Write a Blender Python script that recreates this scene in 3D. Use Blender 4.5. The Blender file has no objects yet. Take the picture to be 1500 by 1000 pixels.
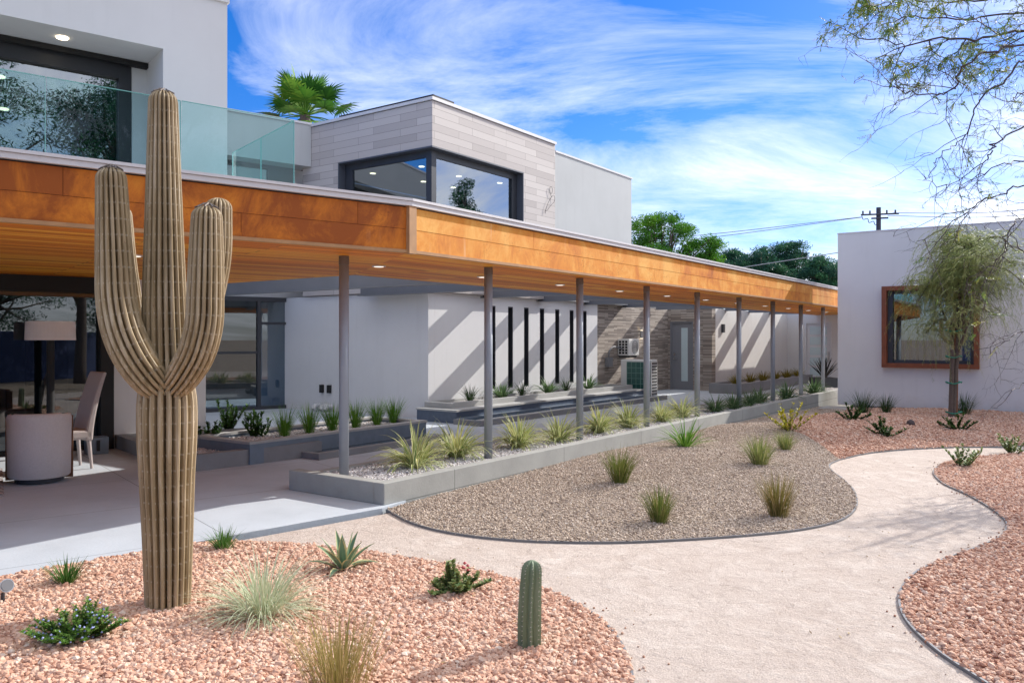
import bpy, bmesh, math, random
import numpy as np
from mathutils import Vector, Matrix, geometry

S = bpy.context.scene
C = S.collection
PI = math.pi
random.seed(7)

# ------------------------------------------------------------------ camera
HZ = 1.65                      # eye height
FPX = 1180.0                   # focal length in photo pixels (photo 1500 wide)
cam_d = bpy.data.cameras.new('camera')
cam = bpy.data.objects.new('camera', cam_d); C.objects.link(cam)
cam.location = (0, 0, HZ); cam.rotation_euler = (math.radians(90), 0, 0)
cam_d.sensor_width = 36; cam_d.lens = 36 * FPX / 1500
cam_d.shift_y = -0.0027; cam_d.clip_end = 3000; cam_d.clip_start = 0.05
S.camera = cam

# ------------------------------------------------------------------ light
SUN_AZ = math.atan2(0.787, 0.617)     # from +Y towards +X
SUN_EL = math.radians(31.2)
sd = bpy.data.lights.new('sun', 'SUN'); sd.energy = 3.6; sd.angle = math.radians(0.5)
sd.color = (1.0, 0.955, 0.88)
so = bpy.data.objects.new('sun', sd); C.objects.link(so)
sv = Vector((math.sin(SUN_AZ) * math.cos(SUN_EL), math.cos(SUN_AZ) * math.cos(SUN_EL), math.sin(SUN_EL)))
so.rotation_euler = (-sv).to_track_quat('-Z', 'Y').to_euler()
so.location = sv * 50

S.view_settings.view_transform = 'Standard'
S.view_settings.look = 'None'
S.view_settings.exposure = 0.74
S.view_settings.gamma = 1.0

W = bpy.data.worlds.new('World'); S.world = W; W.use_nodes = True
wn = W.node_tree; wn.nodes.clear()


def NN(nt, t, **kw):
    n = nt.nodes.new(t)
    for k, v in kw.items():
        k2 = k.replace('__', ' ')
        if k.startswith('i_'):
            sock = n.inputs[int(k[2:])]
            if isinstance(v, bpy.types.NodeSocket): nt.links.new(v, sock)
            else: sock.default_value = v
        elif k2 in n.inputs and not (hasattr(n, k) and k in ('operation',)):
            if isinstance(v, bpy.types.NodeSocket): nt.links.new(v, n.inputs[k2])
            else: n.inputs[k2].default_value = v
        else:
            setattr(n, k, v)
    return n


def rgb(c): return (c[0], c[1], c[2], 1.0)


def mth(nt, op, a, b=None, clamp=False):
    n = nt.nodes.new('ShaderNodeMath'); n.operation = op; n.use_clamp = clamp
    for i, v in enumerate((a, b)):
        if v is None: continue
        if isinstance(v, bpy.types.NodeSocket): nt.links.new(v, n.inputs[i])
        else: n.inputs[i].default_value = v
    return n.outputs[0]


def mix(nt, f, a, b, blend='MIX'):
    n = nt.nodes.new('ShaderNodeMix'); n.data_type = 'RGBA'; n.blend_type = blend
    for i, v in ((0, f), (6, a), (7, b)):
        if isinstance(v, bpy.types.NodeSocket): nt.links.new(v, n.inputs[i])
        elif i == 0: n.inputs[0].default_value = v
        else: n.inputs[i].default_value = rgb(v)
    return n.outputs[2]


def ramp(nt, f, stops, interp='LINEAR'):
    n = nt.nodes.new('ShaderNodeValToRGB'); n.color_ramp.interpolation = interp
    e = n.color_ramp.elements
    while len(e) < len(stops): e.new(0.5)
    for i, (p, c) in enumerate(stops):
        e[i].position = p
        e[i].color = rgb(c) if not isinstance(c, (int, float)) else (c, c, c, 1)
    nt.links.new(f, n.inputs[0])
    return n.outputs[0]


def noise(nt, vec, scale, detail=4, rough=0.55, dist=0.0):
    n = NN(nt, 'ShaderNodeTexNoise', Scale=scale, Detail=detail, Roughness=rough, Distortion=dist)
    if vec is not None: nt.links.new(vec, n.inputs['Vector'])
    return n.outputs[0]


# sky : physical sky + thin cirrus laid on a plane far above
sky = NN(wn, 'ShaderNodeTexSky', sky_type='NISHITA', sun_disc=False, sun_elevation=SUN_EL,
         sun_rotation=SUN_AZ, altitude=600, air_density=1.0, dust_density=0.6, ozone_density=2.5)
hs = NN(wn, 'ShaderNodeHueSaturation', Saturation=1.45, Value=0.78, Color=sky.outputs[0])
tc = wn.nodes.new('ShaderNodeTexCoord')
sx = NN(wn, 'ShaderNodeSeparateXYZ', Vector=tc.outputs['Generated'])
zz = mth(wn, 'ADD', mth(wn, 'MAXIMUM', sx.outputs[2], 0.0), 0.16)
cx_ = mth(wn, 'DIVIDE', sx.outputs[0], zz); cy_ = mth(wn, 'DIVIDE', sx.outputs[1], zz)
cv = NN(wn, 'ShaderNodeCombineXYZ', X=cx_, Y=cy_, Z=0.0)
mp = NN(wn, 'ShaderNodeMapping', Vector=cv.outputs[0]); mp.inputs['Rotation'].default_value = (0, 0, 0.55)
mp.inputs['Scale'].default_value = (0.62, 1.15, 1); mp.inputs['Location'].default_value = (1.3, 0.9, 0)
n1 = noise(wn, mp.outputs[0], 1.25, 12, 0.66, 0.6)
mp2 = NN(wn, 'ShaderNodeMapping', Vector=cv.outputs[0]); mp2.inputs['Location'].default_value = (3.1, 5.2, 0)
n2 = noise(wn, mp2.outputs[0], 0.55, 3, 0.5, 0.4)
cl = mth(wn, 'ADD', mth(wn, 'MULTIPLY', n1, 0.65), mth(wn, 'MULTIPLY', n2, 0.45))
# more cloud towards the sun side (+X)
cl = mth(wn, 'ADD', cl, mth(wn, 'MULTIPLY', sx.outputs[0], 0.16))
cl = mth(wn, 'ADD', cl, mth(wn, 'MULTIPLY', mth(wn, 'MAXIMUM', mth(wn, 'SUBTRACT', sx.outputs[2], 0.42), 0.0), 0.45))  # extra overhead cloud, out of view, added to strengthen the sky fill
cf = ramp(wn, cl, [(0.50, 0.0), (0.61, 0.38), (0.74, 1.0)])
blue = mix(wn, 1.0, hs.outputs[0], (0.66, 0.69, 0.98), 'MULTIPLY')
cloud = mix(wn, mth(wn, 'MULTIPLY', cf, 0.92), blue, (6.7, 6.8, 7.2))
bg = NN(wn, 'ShaderNodeBackground', Color=cloud, Strength=0.145)
wo = wn.nodes.new('ShaderNodeOutputWorld'); wn.links.new(bg.outputs[0], wo.inputs[0])


# ------------------------------------------------------------------ frames
def unit(x, y):
    d = math.hypot(x, y); return (x / d, y / d)


A = unit(839, 1180); Nn = (A[1], -A[0])          # canopy / box direction and its outward normal
L = unit(1.268, 1.0); M = (L[1], -L[0])          # left wing direction and its outward normal


def AN(a, n, z=0.0): return Vector((a * A[0] + n * Nn[0], a * A[1] + n * Nn[1], z))
def LM(l, m, z=0.0): return Vector((l * L[0] + m * M[0], l * L[1] + m * M[1], z))
FA = (A, Nn); FL = (L, M); FX = ((1, 0), (0, 1))


BUMPS = [(4.6, 14.4, 1.5, 0.16), (2.3, 11.0, 2.0, 0.10), (6.6, 16.6, 1.8, 0.12), (11.0, 17.0, 3.0, 0.08)]


def gz(x, y):
    z = -0.06 - 0.0055 * max(0.0, min(y, 22.0) - 6.0)
    d = (x + 3.55) * -0.704 + (y - 5.58) * 0.710
    z += 0.04 * math.exp(-(d / 1.1) ** 2)
    for bx, by, r, h in BUMPS:
        z += h * math.exp(-((x - bx) ** 2 + (y - by) ** 2) / (r * r))
    return z


def G(px, py, z=-0.08):
    Y = FPX * (HZ - z) / (py - 496.0)
    return Vector(((px - 750) / FPX * Y, Y, z))


def GG(px, py):
    """point of the garden ground seen at this place"""
    p = G(px, py, -0.1)
    for _ in range(6):
        p = G(px, py, gz(p.x, p.y))
    p.z = gz(p.x, p.y)
    return p


# ------------------------------------------------------------------ mesh helper
class MB:
    def __init__(s): s.v = []; s.f = []; s.mi = []; s.t = []; s.e = []; s.ct = 0.5; s.uv = []

    def add(s, vs, fs, mi=0, tint=None, edge=None, uv=None):
        b = len(s.v)
        t = s.ct if tint is None else tint
        s.v += [tuple(v) for v in vs]
        s.t += [t] * len(vs)
        s.e += list(edge) if edge is not None else [0.0] * len(vs)
        s.uv += list(uv) if uv is not None else [(0.0, 0.0)] * len(vs)
        s.f += [tuple(i + b for i in f) for f in fs]
        s.mi += [mi] * len(fs)

    def box(s, fr, u0, u1, v0, v1, z0, z1, mi=0, tint=None):
        U, V = fr
        P = lambda u, v, z: (u * U[0] + v * V[0], u * U[1] + v * V[1], z)
        vs = [P(u0, v0, z0), P(u1, v0, z0), P(u1, v1, z0), P(u0, v1, z0),
              P(u0, v0, z1), P(u1, v0, z1), P(u1, v1, z1), P(u0, v1, z1)]
        fs = [(0, 3, 2, 1), (4, 5, 6, 7), (0, 1, 5, 4), (1, 2, 6, 5), (2, 3, 7, 6), (3, 0, 4, 7)]
        if U[0] * V[1] - U[1] * V[0] < 0: fs = [tuple(reversed(f)) for f in fs]
        s.add(vs, fs, mi, tint)

    def prism(s, poly, z0, z1, mi=0):
        n = len(poly)
        ar = sum(poly[i][0] * poly[(i + 1) % n][1] - poly[(i + 1) % n][0] * poly[i][1] for i in range(n))
        if ar < 0: poly = list(reversed(poly))
        vs = [(p[0], p[1], z0) for p in poly] + [(p[0], p[1], z1) for p in poly]
        fs = [tuple(reversed(range(n))), tuple(range(n, 2 * n))]
        for i in range(n): j = (i + 1) % n; fs.append((i, j, n + j, n + i))
        s.add(vs, fs, mi)

    def tube(s, pts, radii, n=8, mi=0, tint=None, cap=True):
        pts = [Vector(p) for p in pts]
        if isinstance(radii, (int, float)): radii = [radii] * len(pts)
        vs = []; fs = []
        ref = None
        for i, p in enumerate(pts):
            d = (pts[min(i + 1, len(pts) - 1)] - pts[max(i - 1, 0)])
            if d.length < 1e-9: d = Vector((0, 0, 1))
            d.normalize()
            if ref is None:
                ref = Vector((1, 0, 0)) if abs(d.x) < 0.8 else Vector((0, 1, 0))
            u = (ref - d * ref.dot(d))
            if u.length < 1e-6: u = d.orthogonal()
            u.normalize(); ref = u
            w = d.cross(u)
            for k in range(n):
                a = 2 * PI * k / n
                vs.append(p + (u * math.cos(a) + w * math.sin(a)) * radii[i])
        for i in range(len(pts) - 1):
            for k in range(n):
                k2 = (k + 1) % n
                fs.append((i * n + k, i * n + k2, (i + 1) * n + k2, (i + 1) * n + k))
        if cap:
            fs.append(tuple(reversed(range(n)))); fs.append(tuple(range((len(pts) - 1) * n, len(pts) * n)))
        s.add(vs, fs, mi, tint)

    def lathe(s, prof, n=24, c=(0, 0, 0), mi=0):
        vs = []; fs = []
        for r, z in prof:
            for k in range(n):
                a = 2 * PI * k / n; vs.append((c[0] + r * math.cos(a), c[1] + r * math.sin(a), c[2] + z))
        for i in range(len(prof) - 1):
            for k in range(n):
                k2 = (k + 1) % n; fs.append((i * n + k, i * n + k2, (i + 1) * n + k2, (i + 1) * n + k))
        fs.append(tuple(reversed(range(n)))); fs.append(tuple(range((len(prof) - 1) * n, len(prof) * n)))
        s.add(vs, fs, mi)

    def quad(s, a, b, c, d, mi=0, tint=None): s.add([a, b, c, d], [(0, 1, 2, 3)], mi, tint)

    def build(s, name, mats, parent=None, at=None, smooth=False, bevel=0.0, local=False):
        if not isinstance(mats, (list, tuple)): mats = [mats]
        me = bpy.data.meshes.new(name)
        o = Vector((0, 0, 0))
        if not local:
            if parent is not None: o = wloc(parent)
            elif at is not None: o = Vector(at)
        vs = [(v[0] - o.x, v[1] - o.y, v[2] - o.z) for v in s.v]
        me.from_pydata(vs, [], s.f)
        for m in mats: me.materials.append(m)
        if len(mats) > 1: me.polygons.foreach_set('material_index', s.mi)
        if smooth: me.polygons.foreach_set('use_smooth', [True] * len(s.f))
        at_ = me.attributes.new('tint', 'FLOAT', 'POINT'); at_.data.foreach_set('value', s.t)
        if any(s.e): e_ = me.attributes.new('edge', 'FLOAT', 'POINT'); e_.data.foreach_set('value', s.e)
        if any(u != (0.0, 0.0) for u in s.uv):
            a1 = me.attributes.new('ribu', 'FLOAT', 'POINT'); a1.data.foreach_set('value', [u[0] for u in s.uv])
            a2 = me.attributes.new('len', 'FLOAT', 'POINT'); a2.data.foreach_set('value', [u[1] for u in s.uv])
        me.update()
        ob = bpy.data.objects.new(name, me); C.objects.link(ob)
        if parent is not None: ob.parent = parent
        elif at is not None: ob.location = at
        if bevel > 0:
            b = ob.modifiers.new('bevel', 'BEVEL'); b.width = bevel; b.segments = 2; b.limit_method = 'ANGLE'
        return ob


def wloc(o):
    p = Vector((0, 0, 0))
    while o is not None: p = p + o.location; o = o.parent
    return p


def tag(o, label=None, cat=None, group=None, kind=None):
    if label: o['label'] = label
    if cat: o['category'] = cat
    if group: o['group'] = group
    if kind: o['kind'] = kind
    return o


def thing(name, label, cat, loc=(0, 0, 0), group=None):
    o = bpy.data.objects.new(name, None); C.objects.link(o); o.location = loc
    o.empty_display_size = 0.1
    return tag(o, label, cat, group)


def dup(o, loc, rz=None, sc=None, label=None, parent=None):
    c = o.copy(); C.objects.link(c)
    if parent is None:
        c.location = loc
        if rz is not None: c.rotation_euler = (0, 0, rz)
        if sc is not None: c.scale = (sc, sc, sc) if isinstance(sc, (int, float)) else sc
        if label: c['label'] = label
    else: c.parent = parent
    for ch in [x for x in C.objects if x.parent == o]:
        dup(ch, None, parent=c)
    return c


def smooth_path(pts, sub=6, closed=False):
    P = [Vector(p) for p in pts]; out = []
    n = len(P); rng = n if closed else n - 1
    for i in range(rng):
        p0 = P[(i - 1) % n] if (closed or i > 0) else P[0] * 2 - P[1]
        p1 = P[i]; p2 = P[(i + 1) % n]
        p3 = P[(i + 2) % n] if (closed or i + 2 < n) else P[-1] * 2 - P[-2]
        for k in range(sub):
            t = k / sub
            out.append(0.5 * ((2 * p1) + (p2 - p0) * t + (2 * p0 - 5 * p1 + 4 * p2 - p3) * t * t + (3 * p1 - p0 - 3 * p2 + p3) * t ** 3))
    if not closed: out.append(P[-1])
    return out


# ------------------------------------------------------------------ materials
def newmat(name):
    m = bpy.data.materials.new(name); m.use_nodes = True
    nt = m.node_tree; b = nt.nodes['Principled BSDF']
    return m, nt, b


def pos(nt): return nt.nodes.new('ShaderNodeNewGeometry').outputs['Position']


def objc(nt): return nt.nodes.new('ShaderNodeTexCoord').outputs['Object']


def attr(nt, name):
    n = nt.nodes.new('ShaderNodeAttribute'); n.attribute_name = name
    return n.outputs['Fac']


def framecoord(nt, U, V=None):
    """coordinates (along U, height, along V) of a surface standing in the given plan direction"""
    p = pos(nt)
    d = NN(nt, 'ShaderNodeVectorMath', operation='DOT_PRODUCT'); nt.links.new(p, d.inputs[0]); d.inputs[1].default_value = (U[0], U[1], 0)
    s = NN(nt, 'ShaderNodeSeparateXYZ', Vector=p)
    if V is None: y = s.outputs[2]
    else:
        d2 = NN(nt, 'ShaderNodeVectorMath', operation='DOT_PRODUCT'); nt.links.new(p, d2.inputs[0]); d2.inputs[1].default_value = (V[0], V[1], 0)
        y = d2.outputs['Value']
    return NN(nt, 'ShaderNodeCombineXYZ', X=d.outputs['Value'], Y=y, Z=0.0).outputs[0]


def bump(nt, b, h, strength=0.3, dist=0.02):
    n = NN(nt, 'ShaderNodeBump', Strength=strength, Distance=dist, Height=h)
    nt.links.new(n.outputs[0], b.inputs['Normal'])


def plain(name, col, rough=0.6, metal=0.0, var=0.12, scale=6.0, bmp=0.0, bscale=60, spec=0.5):
    m, nt, b = newmat(name)
    p = objc(nt)
    f = noise(nt, p, scale, 5)
    c = mix(nt, f, [x * (1 - var) for x in col], [min(1, x * (1 + var)) for x in col])
    nt.links.new(c, b.inputs['Base Color'])
    b.inputs['Roughness'].default_value = rough; b.inputs['Metallic'].default_value = metal
    b.inputs['Specular IOR Level'].default_value = spec
    if bmp: bump(nt, b, noise(nt, p, bscale, 4), bmp, 0.01)
    return m


def stucco(name, col, var=0.05, stain=0.06):
    m, nt, b = newmat(name)
    p = pos(nt)
    f = noise(nt, p, 0.9, 6, 0.6)
    f2 = noise(nt, p, 9, 4)
    c = mix(nt, f, [x * (1 - var - stain) for x in col], [min(1, x * (1 + var)) for x in col])
    c = mix(nt, mth(nt, 'MULTIPLY', f2, 0.12), c, [x * 0.8 for x in col])
    ms = NN(nt, 'ShaderNodeMapping', Vector=p); ms.inputs['Scale'].default_value = (5, 5, 0.35)
    sk_ = ramp(nt, noise(nt, ms.outputs[0], 1.0, 4, 0.6), [(0.55, 0.0), (0.8, 0.22)])
    c = mix(nt, sk_, c, [x * 0.72 for x in col])
    sz = NN(nt, 'ShaderNodeSeparateXYZ', Vector=p)
    spl = mth(nt, 'MULTIPLY', ramp(nt, mth(nt, 'ADD', sz.outputs[2], mth(nt, 'MULTIPLY', f2, 0.35)), [(0.12, 0.4), (0.45, 0.0)]), ramp(nt, noise(nt, p, 3, 4), [(0.4, 0.3), (0.7, 1.0)]))
    c = mix(nt, spl, c, (0.42, 0.34, 0.28))
    nt.links.new(c, b.inputs['Base Color']); b.inputs['Roughness'].default_value = 0.9
    b.inputs['Specular IOR Level'].default_value = 0.2
    bump(nt, b, noise(nt, p, 140, 3, 0.6), 0.25, 0.004)
    return m


M_WHITE = stucco('white_stucco', (0.72, 0.72, 0.73))
M_RB = stucco('painted_white_stucco', (0.77, 0.76, 0.765))
M_GREY = stucco('grey_stucco', (0.52, 0.53, 0.53), 0.08, 0.08)
M_SHADEWALL = stucco('warm_white_stucco', (0.72, 0.70, 0.68))


def concrete(name, col, sc=1.5, joints=None, jw=1.6, jh=1.6):
    m, nt, b = newmat(name)
    p = pos(nt)
    f = noise(nt, p, sc, 8, 0.65); f2 = noise(nt, p, 40, 4, 0.6)
    c = ramp(nt, f, [(0.25, [x * 0.78 for x in col]), (0.55, col), (0.8, [min(1, x * 1.15) for x in col])])
    c = mix(nt, mth(nt, 'MULTIPLY', f2, 0.35), c, [x * 0.72 for x in col])
    v = NN(nt, 'ShaderNodeTexVoronoi', Scale=26.0); nt.links.new(p, v.inputs['Vector'])
    pit = ramp(nt, v.outputs['Distance'], [(0.03, 1.0), (0.09, 0.0)])
    c = mix(nt, mth(nt, 'MULTIPLY', pit, 0.35), c, [min(1, x * 1.5) for x in col])
    if joints is not None:
        fc = framecoord(nt, joints[0], joints[1] if len(joints) > 1 else None)
        br = NN(nt, 'ShaderNodeTexBrick', offset=0.0, Scale=1.0, Mortar__Size=0.006, Brick__Width=jw, Row__Height=jh)
        br.inputs['Mortar Smooth'].default_value = 0.3
        nt.links.new(fc, br.inputs['Vector'])
        jm = mth(nt, 'MULTIPLY', br.outputs['Fac'], 0.75)
        if len(joints) > 1:                       # saw cuts only on the top face
            nz = NN(nt, 'ShaderNodeSeparateXYZ', Vector=nt.nodes.new('ShaderNodeNewGeometry').outputs['True Normal'])
            jm = mth(nt, 'MULTIPLY', jm, mth(nt, 'MAXIMUM', nz.outputs[2], 0.0))
        c = mix(nt, jm, c, [x * 0.3 for x in col])
    nt.links.new(c, b.inputs['Base Color']); b.inputs['Roughness'].default_value = 0.85
    b.inputs['Specular IOR Level'].default_value = 0.3
    bump(nt, b, mth(nt, 'ADD', f2, mth(nt, 'MULTIPLY', f, 0.7)), 0.25, 0.008)
    return m


M_CONC = concrete('planter_concrete', (0.36, 0.36, 0.34), 1.7, (A,), 2.29, 9.0)
M_CONC2 = concrete('dark_concrete', (0.27, 0.27, 0.275), 2.0)
M_CONC3 = concrete('light_concrete', (0.44, 0.44, 0.43), 2.0)
M_PATIO = concrete('patio_concrete', (0.49, 0.53, 0.58), 0.8, (L, M), 2.3, 1.7)


def corten():
    m, nt, b = newmat('weathering_steel')
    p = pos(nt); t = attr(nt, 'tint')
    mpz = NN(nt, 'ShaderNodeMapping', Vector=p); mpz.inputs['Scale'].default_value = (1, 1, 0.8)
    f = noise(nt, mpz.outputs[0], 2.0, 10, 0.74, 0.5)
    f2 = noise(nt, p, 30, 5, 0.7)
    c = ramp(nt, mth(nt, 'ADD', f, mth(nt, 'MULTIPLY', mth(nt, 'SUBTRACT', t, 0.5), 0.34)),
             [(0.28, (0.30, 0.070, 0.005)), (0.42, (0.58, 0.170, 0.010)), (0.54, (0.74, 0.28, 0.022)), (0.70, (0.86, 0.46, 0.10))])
    sp = ramp(nt, noise(nt, p, 42, 4, 0.65), [(0.58, 0.0), (0.68, 1.0)])
    big = ramp(nt, noise(nt, p, 1.5, 5), [(0.46, 0.0), (0.62, 1.0)])
    c = mix(nt, mth(nt, 'MULTIPLY', mth(nt, 'MULTIPLY', sp, big), 0.9), c, (0.17, 0.036, 0.006))
    c = mix(nt, mth(nt, 'MULTIPLY', f2, 0.28), c, (0.30, 0.085, 0.012))
    mps = NN(nt, 'ShaderNodeMapping', Vector=p); mps.inputs['Scale'].default_value = (14, 14, 0.9)
    st = ramp(nt, noise(nt, mps.outputs[0], 1.0, 3, 0.5), [(0.62, 0.0), (0.8, 1.0)])
    pale = ramp(nt, noise(nt, p, 0.8, 4), [(0.5, 0.0), (0.7, 1.0)])
    c = mix(nt, mth(nt, 'MULTIPLY', mth(nt, 'MULTIPLY', st, pale), 0.7), c, (0.80, 0.56, 0.34))
    nt.links.new(c, b.inputs['Base Color']); b.inputs['Roughness'].default_value = 0.62
    b.inputs['Specular IOR Level'].default_value = 0.35
    bump(nt, b, f2, 0.2, 0.004)
    return m


M_CORTEN = corten()
M_CTRIM = plain('rusty_trim', (0.40, 0.22, 0.10), 0.6, 0, 0.35, 8)
M_CFRAME = plain('rusty_frame', (0.22, 0.062, 0.022), 0.55, 0, 0.4, 5)


def planks(name, U, V, rowh, length, cols, mort=(0.02, 0.01, 0.005), rough=0.5, msize=0.004, streak=6.0, bmp=0.3):
    m, nt, b = newmat(name)
    fc = framecoord(nt, U, V)
    br = NN(nt, 'ShaderNodeTexBrick', offset=0.37, offset_frequency=2, Scale=1.0, Mortar__Size=msize, Brick__Width=length, Row__Height=rowh,
            Color1=(0, 0, 0, 1), Color2=(1, 1, 1, 1), Mortar=(0.5, 0.5, 0.5, 1))
    br.inputs['Mortar Smooth'].default_value = 0.2
    nt.links.new(fc, br.inputs['Vector'])
    mpz = NN(nt, 'ShaderNodeMapping', Vector=fc); mpz.inputs['Scale'].default_value = (1.0, 22, 1)
    g = noise(nt, mpz.outputs[0], streak, 6, 0.6, 0.2)
    sel = mth(nt, 'ADD', mth(nt, 'MULTIPLY', br.outputs['Color'], 0.65), mth(nt, 'MULTIPLY', g, 0.35))
    c = ramp(nt, sel, [(0.1, cols[0]), (0.45, cols[1]), (0.8, cols[2])])
    c = mix(nt, br.outputs['Fac'], c, mort)
    nt.links.new(c, b.inputs['Base Color']); b.inputs['Roughness'].default_value = rough
    b.inputs['Specular IOR Level'].default_value = 0.4
    h = mth(nt, 'SUBTRACT', mth(nt, 'MULTIPLY', g, 0.2), br.outputs['Fac'])
    bump(nt, b, h, bmp, 0.006)
    return m


SOFF = [(0.55, 0.135, 0.005), (0.86, 0.265, 0.010), (0.95, 0.44, 0.04)]
M_SOFA = planks('soffit_boards_long', A, Nn, 0.14, 3.1, SOFF, rough=0.6)
M_SOFL = planks('soffit_boards_wing', L, M, 0.14, 3.1, SOFF, rough=0.6)
CLAD = [(0.40, 0.36, 0.345), (0.49, 0.445, 0.425), (0.56, 0.515, 0.49)]
M_CLADA = planks('pale_cladding_long', A, None, 0.155, 1.25, CLAD, (0.22, 0.19, 0.18), 0.7, 0.004)
M_CLADB = planks('pale_cladding_end', Nn, None, 0.155, 1.25, CLAD, (0.22, 0.19, 0.18), 0.7, 0.004)
STN = [(0.19, 0.16, 0.14), (0.32, 0.27, 0.235), (0.50, 0.44, 0.38)]
M_STONEA = planks('ledger_stone_long', A, None, 0.036, 0.55, STN, (0.11, 0.095, 0.085), 0.9, 0.003, 8, 0.9)
M_STONEB = planks('ledger_stone_end', Nn, None, 0.036, 0.55, STN, (0.11, 0.095, 0.085), 0.9, 0.003, 8, 0.9)

M_CAP = plain('pale_metal_cap', (0.62, 0.61, 0.63), 0.45, 0.0, 0.05)
M_DARK = plain('charcoal_metal', (0.035, 0.038, 0.047), 0.45, 0.0, 0.15)
M_BLUEGREY = plain('blue_grey_metal', (0.075, 0.085, 0.11), 0.5, 0.0, 0.12)
M_BLACK = plain('black_void', (0.012, 0.012, 0.013), 0.7)
M_BEAM = plain('grey_painted_steel', (0.17, 0.175, 0.19), 0.55, 0, 0.12, 3)
M_COL = plain('column_steel', (0.29, 0.32, 0.37), 0.45, 0.1, 0.14, 5, 0.08, 40)
M_RUSTY = plain('raw_steel', (0.16, 0.13, 0.115), 0.6, 0.3, 0.4, 25)
M_DOOR = plain('grey_door_paint', (0.22, 0.225, 0.245), 0.5, 0, 0.04)
M_WDOOR = plain('white_door_paint', (0.66, 0.66, 0.67), 0.5, 0, 0.04)
M_FROST = plain('frosted_glass', (0.55, 0.66, 0.68), 0.25, 0, 0.05)
M_ACW = plain('white_enamel', (0.66, 0.66, 0.64), 0.4, 0, 0.05)
M_ACG = plain('green_coil', (0.012, 0.085, 0.072), 0.35, 0, 0.2)
M_STEEL = plain('brushed_steel', (0.5, 0.5, 0.5), 0.3, 0.9, 0.05)
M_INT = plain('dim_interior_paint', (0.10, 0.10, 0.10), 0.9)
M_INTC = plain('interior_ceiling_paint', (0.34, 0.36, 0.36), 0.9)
M_INTF = plain('interior_floor', (0.16, 0.15, 0.14), 0.4)
M_BLUETILE = plain('blue_tile', (0.085, 0.115, 0.17), 0.3, 0, 0.3, 14)
M_BLUELIT = plain('sunlit_blue_tile', (0.16, 0.20, 0.25), 0.4, 0, 0.25, 10)  # lighter copy of the blue tile, sunlight put into its colour
M_EDGE = plain('steel_edging', (0.20, 0.20, 0.205), 0.5, 0.3, 0.3, 6)
M_FABRIC = plain('beige_weave', (0.60, 0.55, 0.54), 0.95, 0, 0.15, 60, 0.3, 220)
M_FABRIC2 = plain('taupe_linen', (0.48, 0.42, 0.40), 0.95, 0, 0.1, 60, 0.2, 220)
M_WOOD = plain('brown_wood', (0.16, 0.065, 0.025), 0.5, 0, 0.35, 9)
M_STAKE = plain('weathered_stake', (0.20, 0.085, 0.04), 0.8, 0, 0.3, 12)
M_BARK = plain('grey_brown_bark', (0.115, 0.085, 0.068), 0.9, 0, 0.45, 14, 0.6, 50)
M_TWIG = plain('dark_twig', (0.060, 0.042, 0.042), 0.7, 0, 0.4, 20)
M_SHADE = plain('lamp_shade_linen', (0.82, 0.78, 0.78), 0.9, 0, 0.05)
M_TIE = plain('green_tie', (0.01, 0.25, 0.16), 0.5)
M_POLE = plain('creosote_pole', (0.05, 0.05, 0.075), 0.8, 0, 0.3)
M_WIRE = plain('wire_grey', (0.20, 0.22, 0.26), 0.6)
M_ROOF = plain('roof_membrane', (0.3, 0.3, 0.3), 0.9)


def emis(name, col, st):
    m, nt, b = newmat(name)
    b.inputs['Base Color'].default_value = rgb((0.8, 0.8, 0.8))
    b.inputs['Emission Color'].default_value = rgb(col); b.inputs['Emission Strength'].default_value = st
    return m


M_LAMP = emis('warm_lamp', (1.0, 0.90, 0.76), 0.7)
M_LAMPI = emis('interior_lamp', (1.0, 0.82, 0.55), 4.0)


def glass(name, tint, ior=1.6, extra=0.0, rough=0.0):
    m = bpy.data.materials.new(name); m.use_nodes = True; nt = m.node_tree; nt.nodes.clear()
    tr = NN(nt, 'ShaderNodeBsdfTransparent', Color=rgb(tint))
    gl = NN(nt, 'ShaderNodeBsdfGlossy', Roughness=rough, Color=(0.9, 0.95, 0.97, 1))
    fr = NN(nt, 'ShaderNodeFresnel', IOR=ior)
    bk = nt.nodes.new('ShaderNodeNewGeometry').outputs['Backfacing']          # the far side of the pane adds no second reflection
    f = mth(nt, 'MULTIPLY', mth(nt, 'ADD', fr.outputs[0], extra, True), mth(nt, 'SUBTRACT', 1.0, bk))
    mx = NN(nt, 'ShaderNodeMixShader'); nt.links.new(f, mx.inputs[0]); nt.links.new(tr.outputs[0], mx.inputs[1]); nt.links.new(gl.outputs[0], mx.inputs[2])
    o = nt.nodes.new('ShaderNodeOutputMaterial'); nt.links.new(mx.outputs[0], o.inputs[0])
    return m


M_GLASS = glass('window_glass', (0.55, 0.62, 0.63), 1.9, 0.22)
M_GLASSR = glass('garden_window_glass', (0.45, 0.50, 0.52), 1.7, 0.10)
M_GLASSD = glass('dark_window_glass', (0.50, 0.56, 0.60), 1.7, 0.05)
M_RAIL = glass('balustrade_glass', (0.80, 0.94, 0.935), 1.42, 0.0)
M_GEDGE = plain('glass_edge', (0.22, 0.50, 0.48), 0.2, 0, 0.1)


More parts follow.
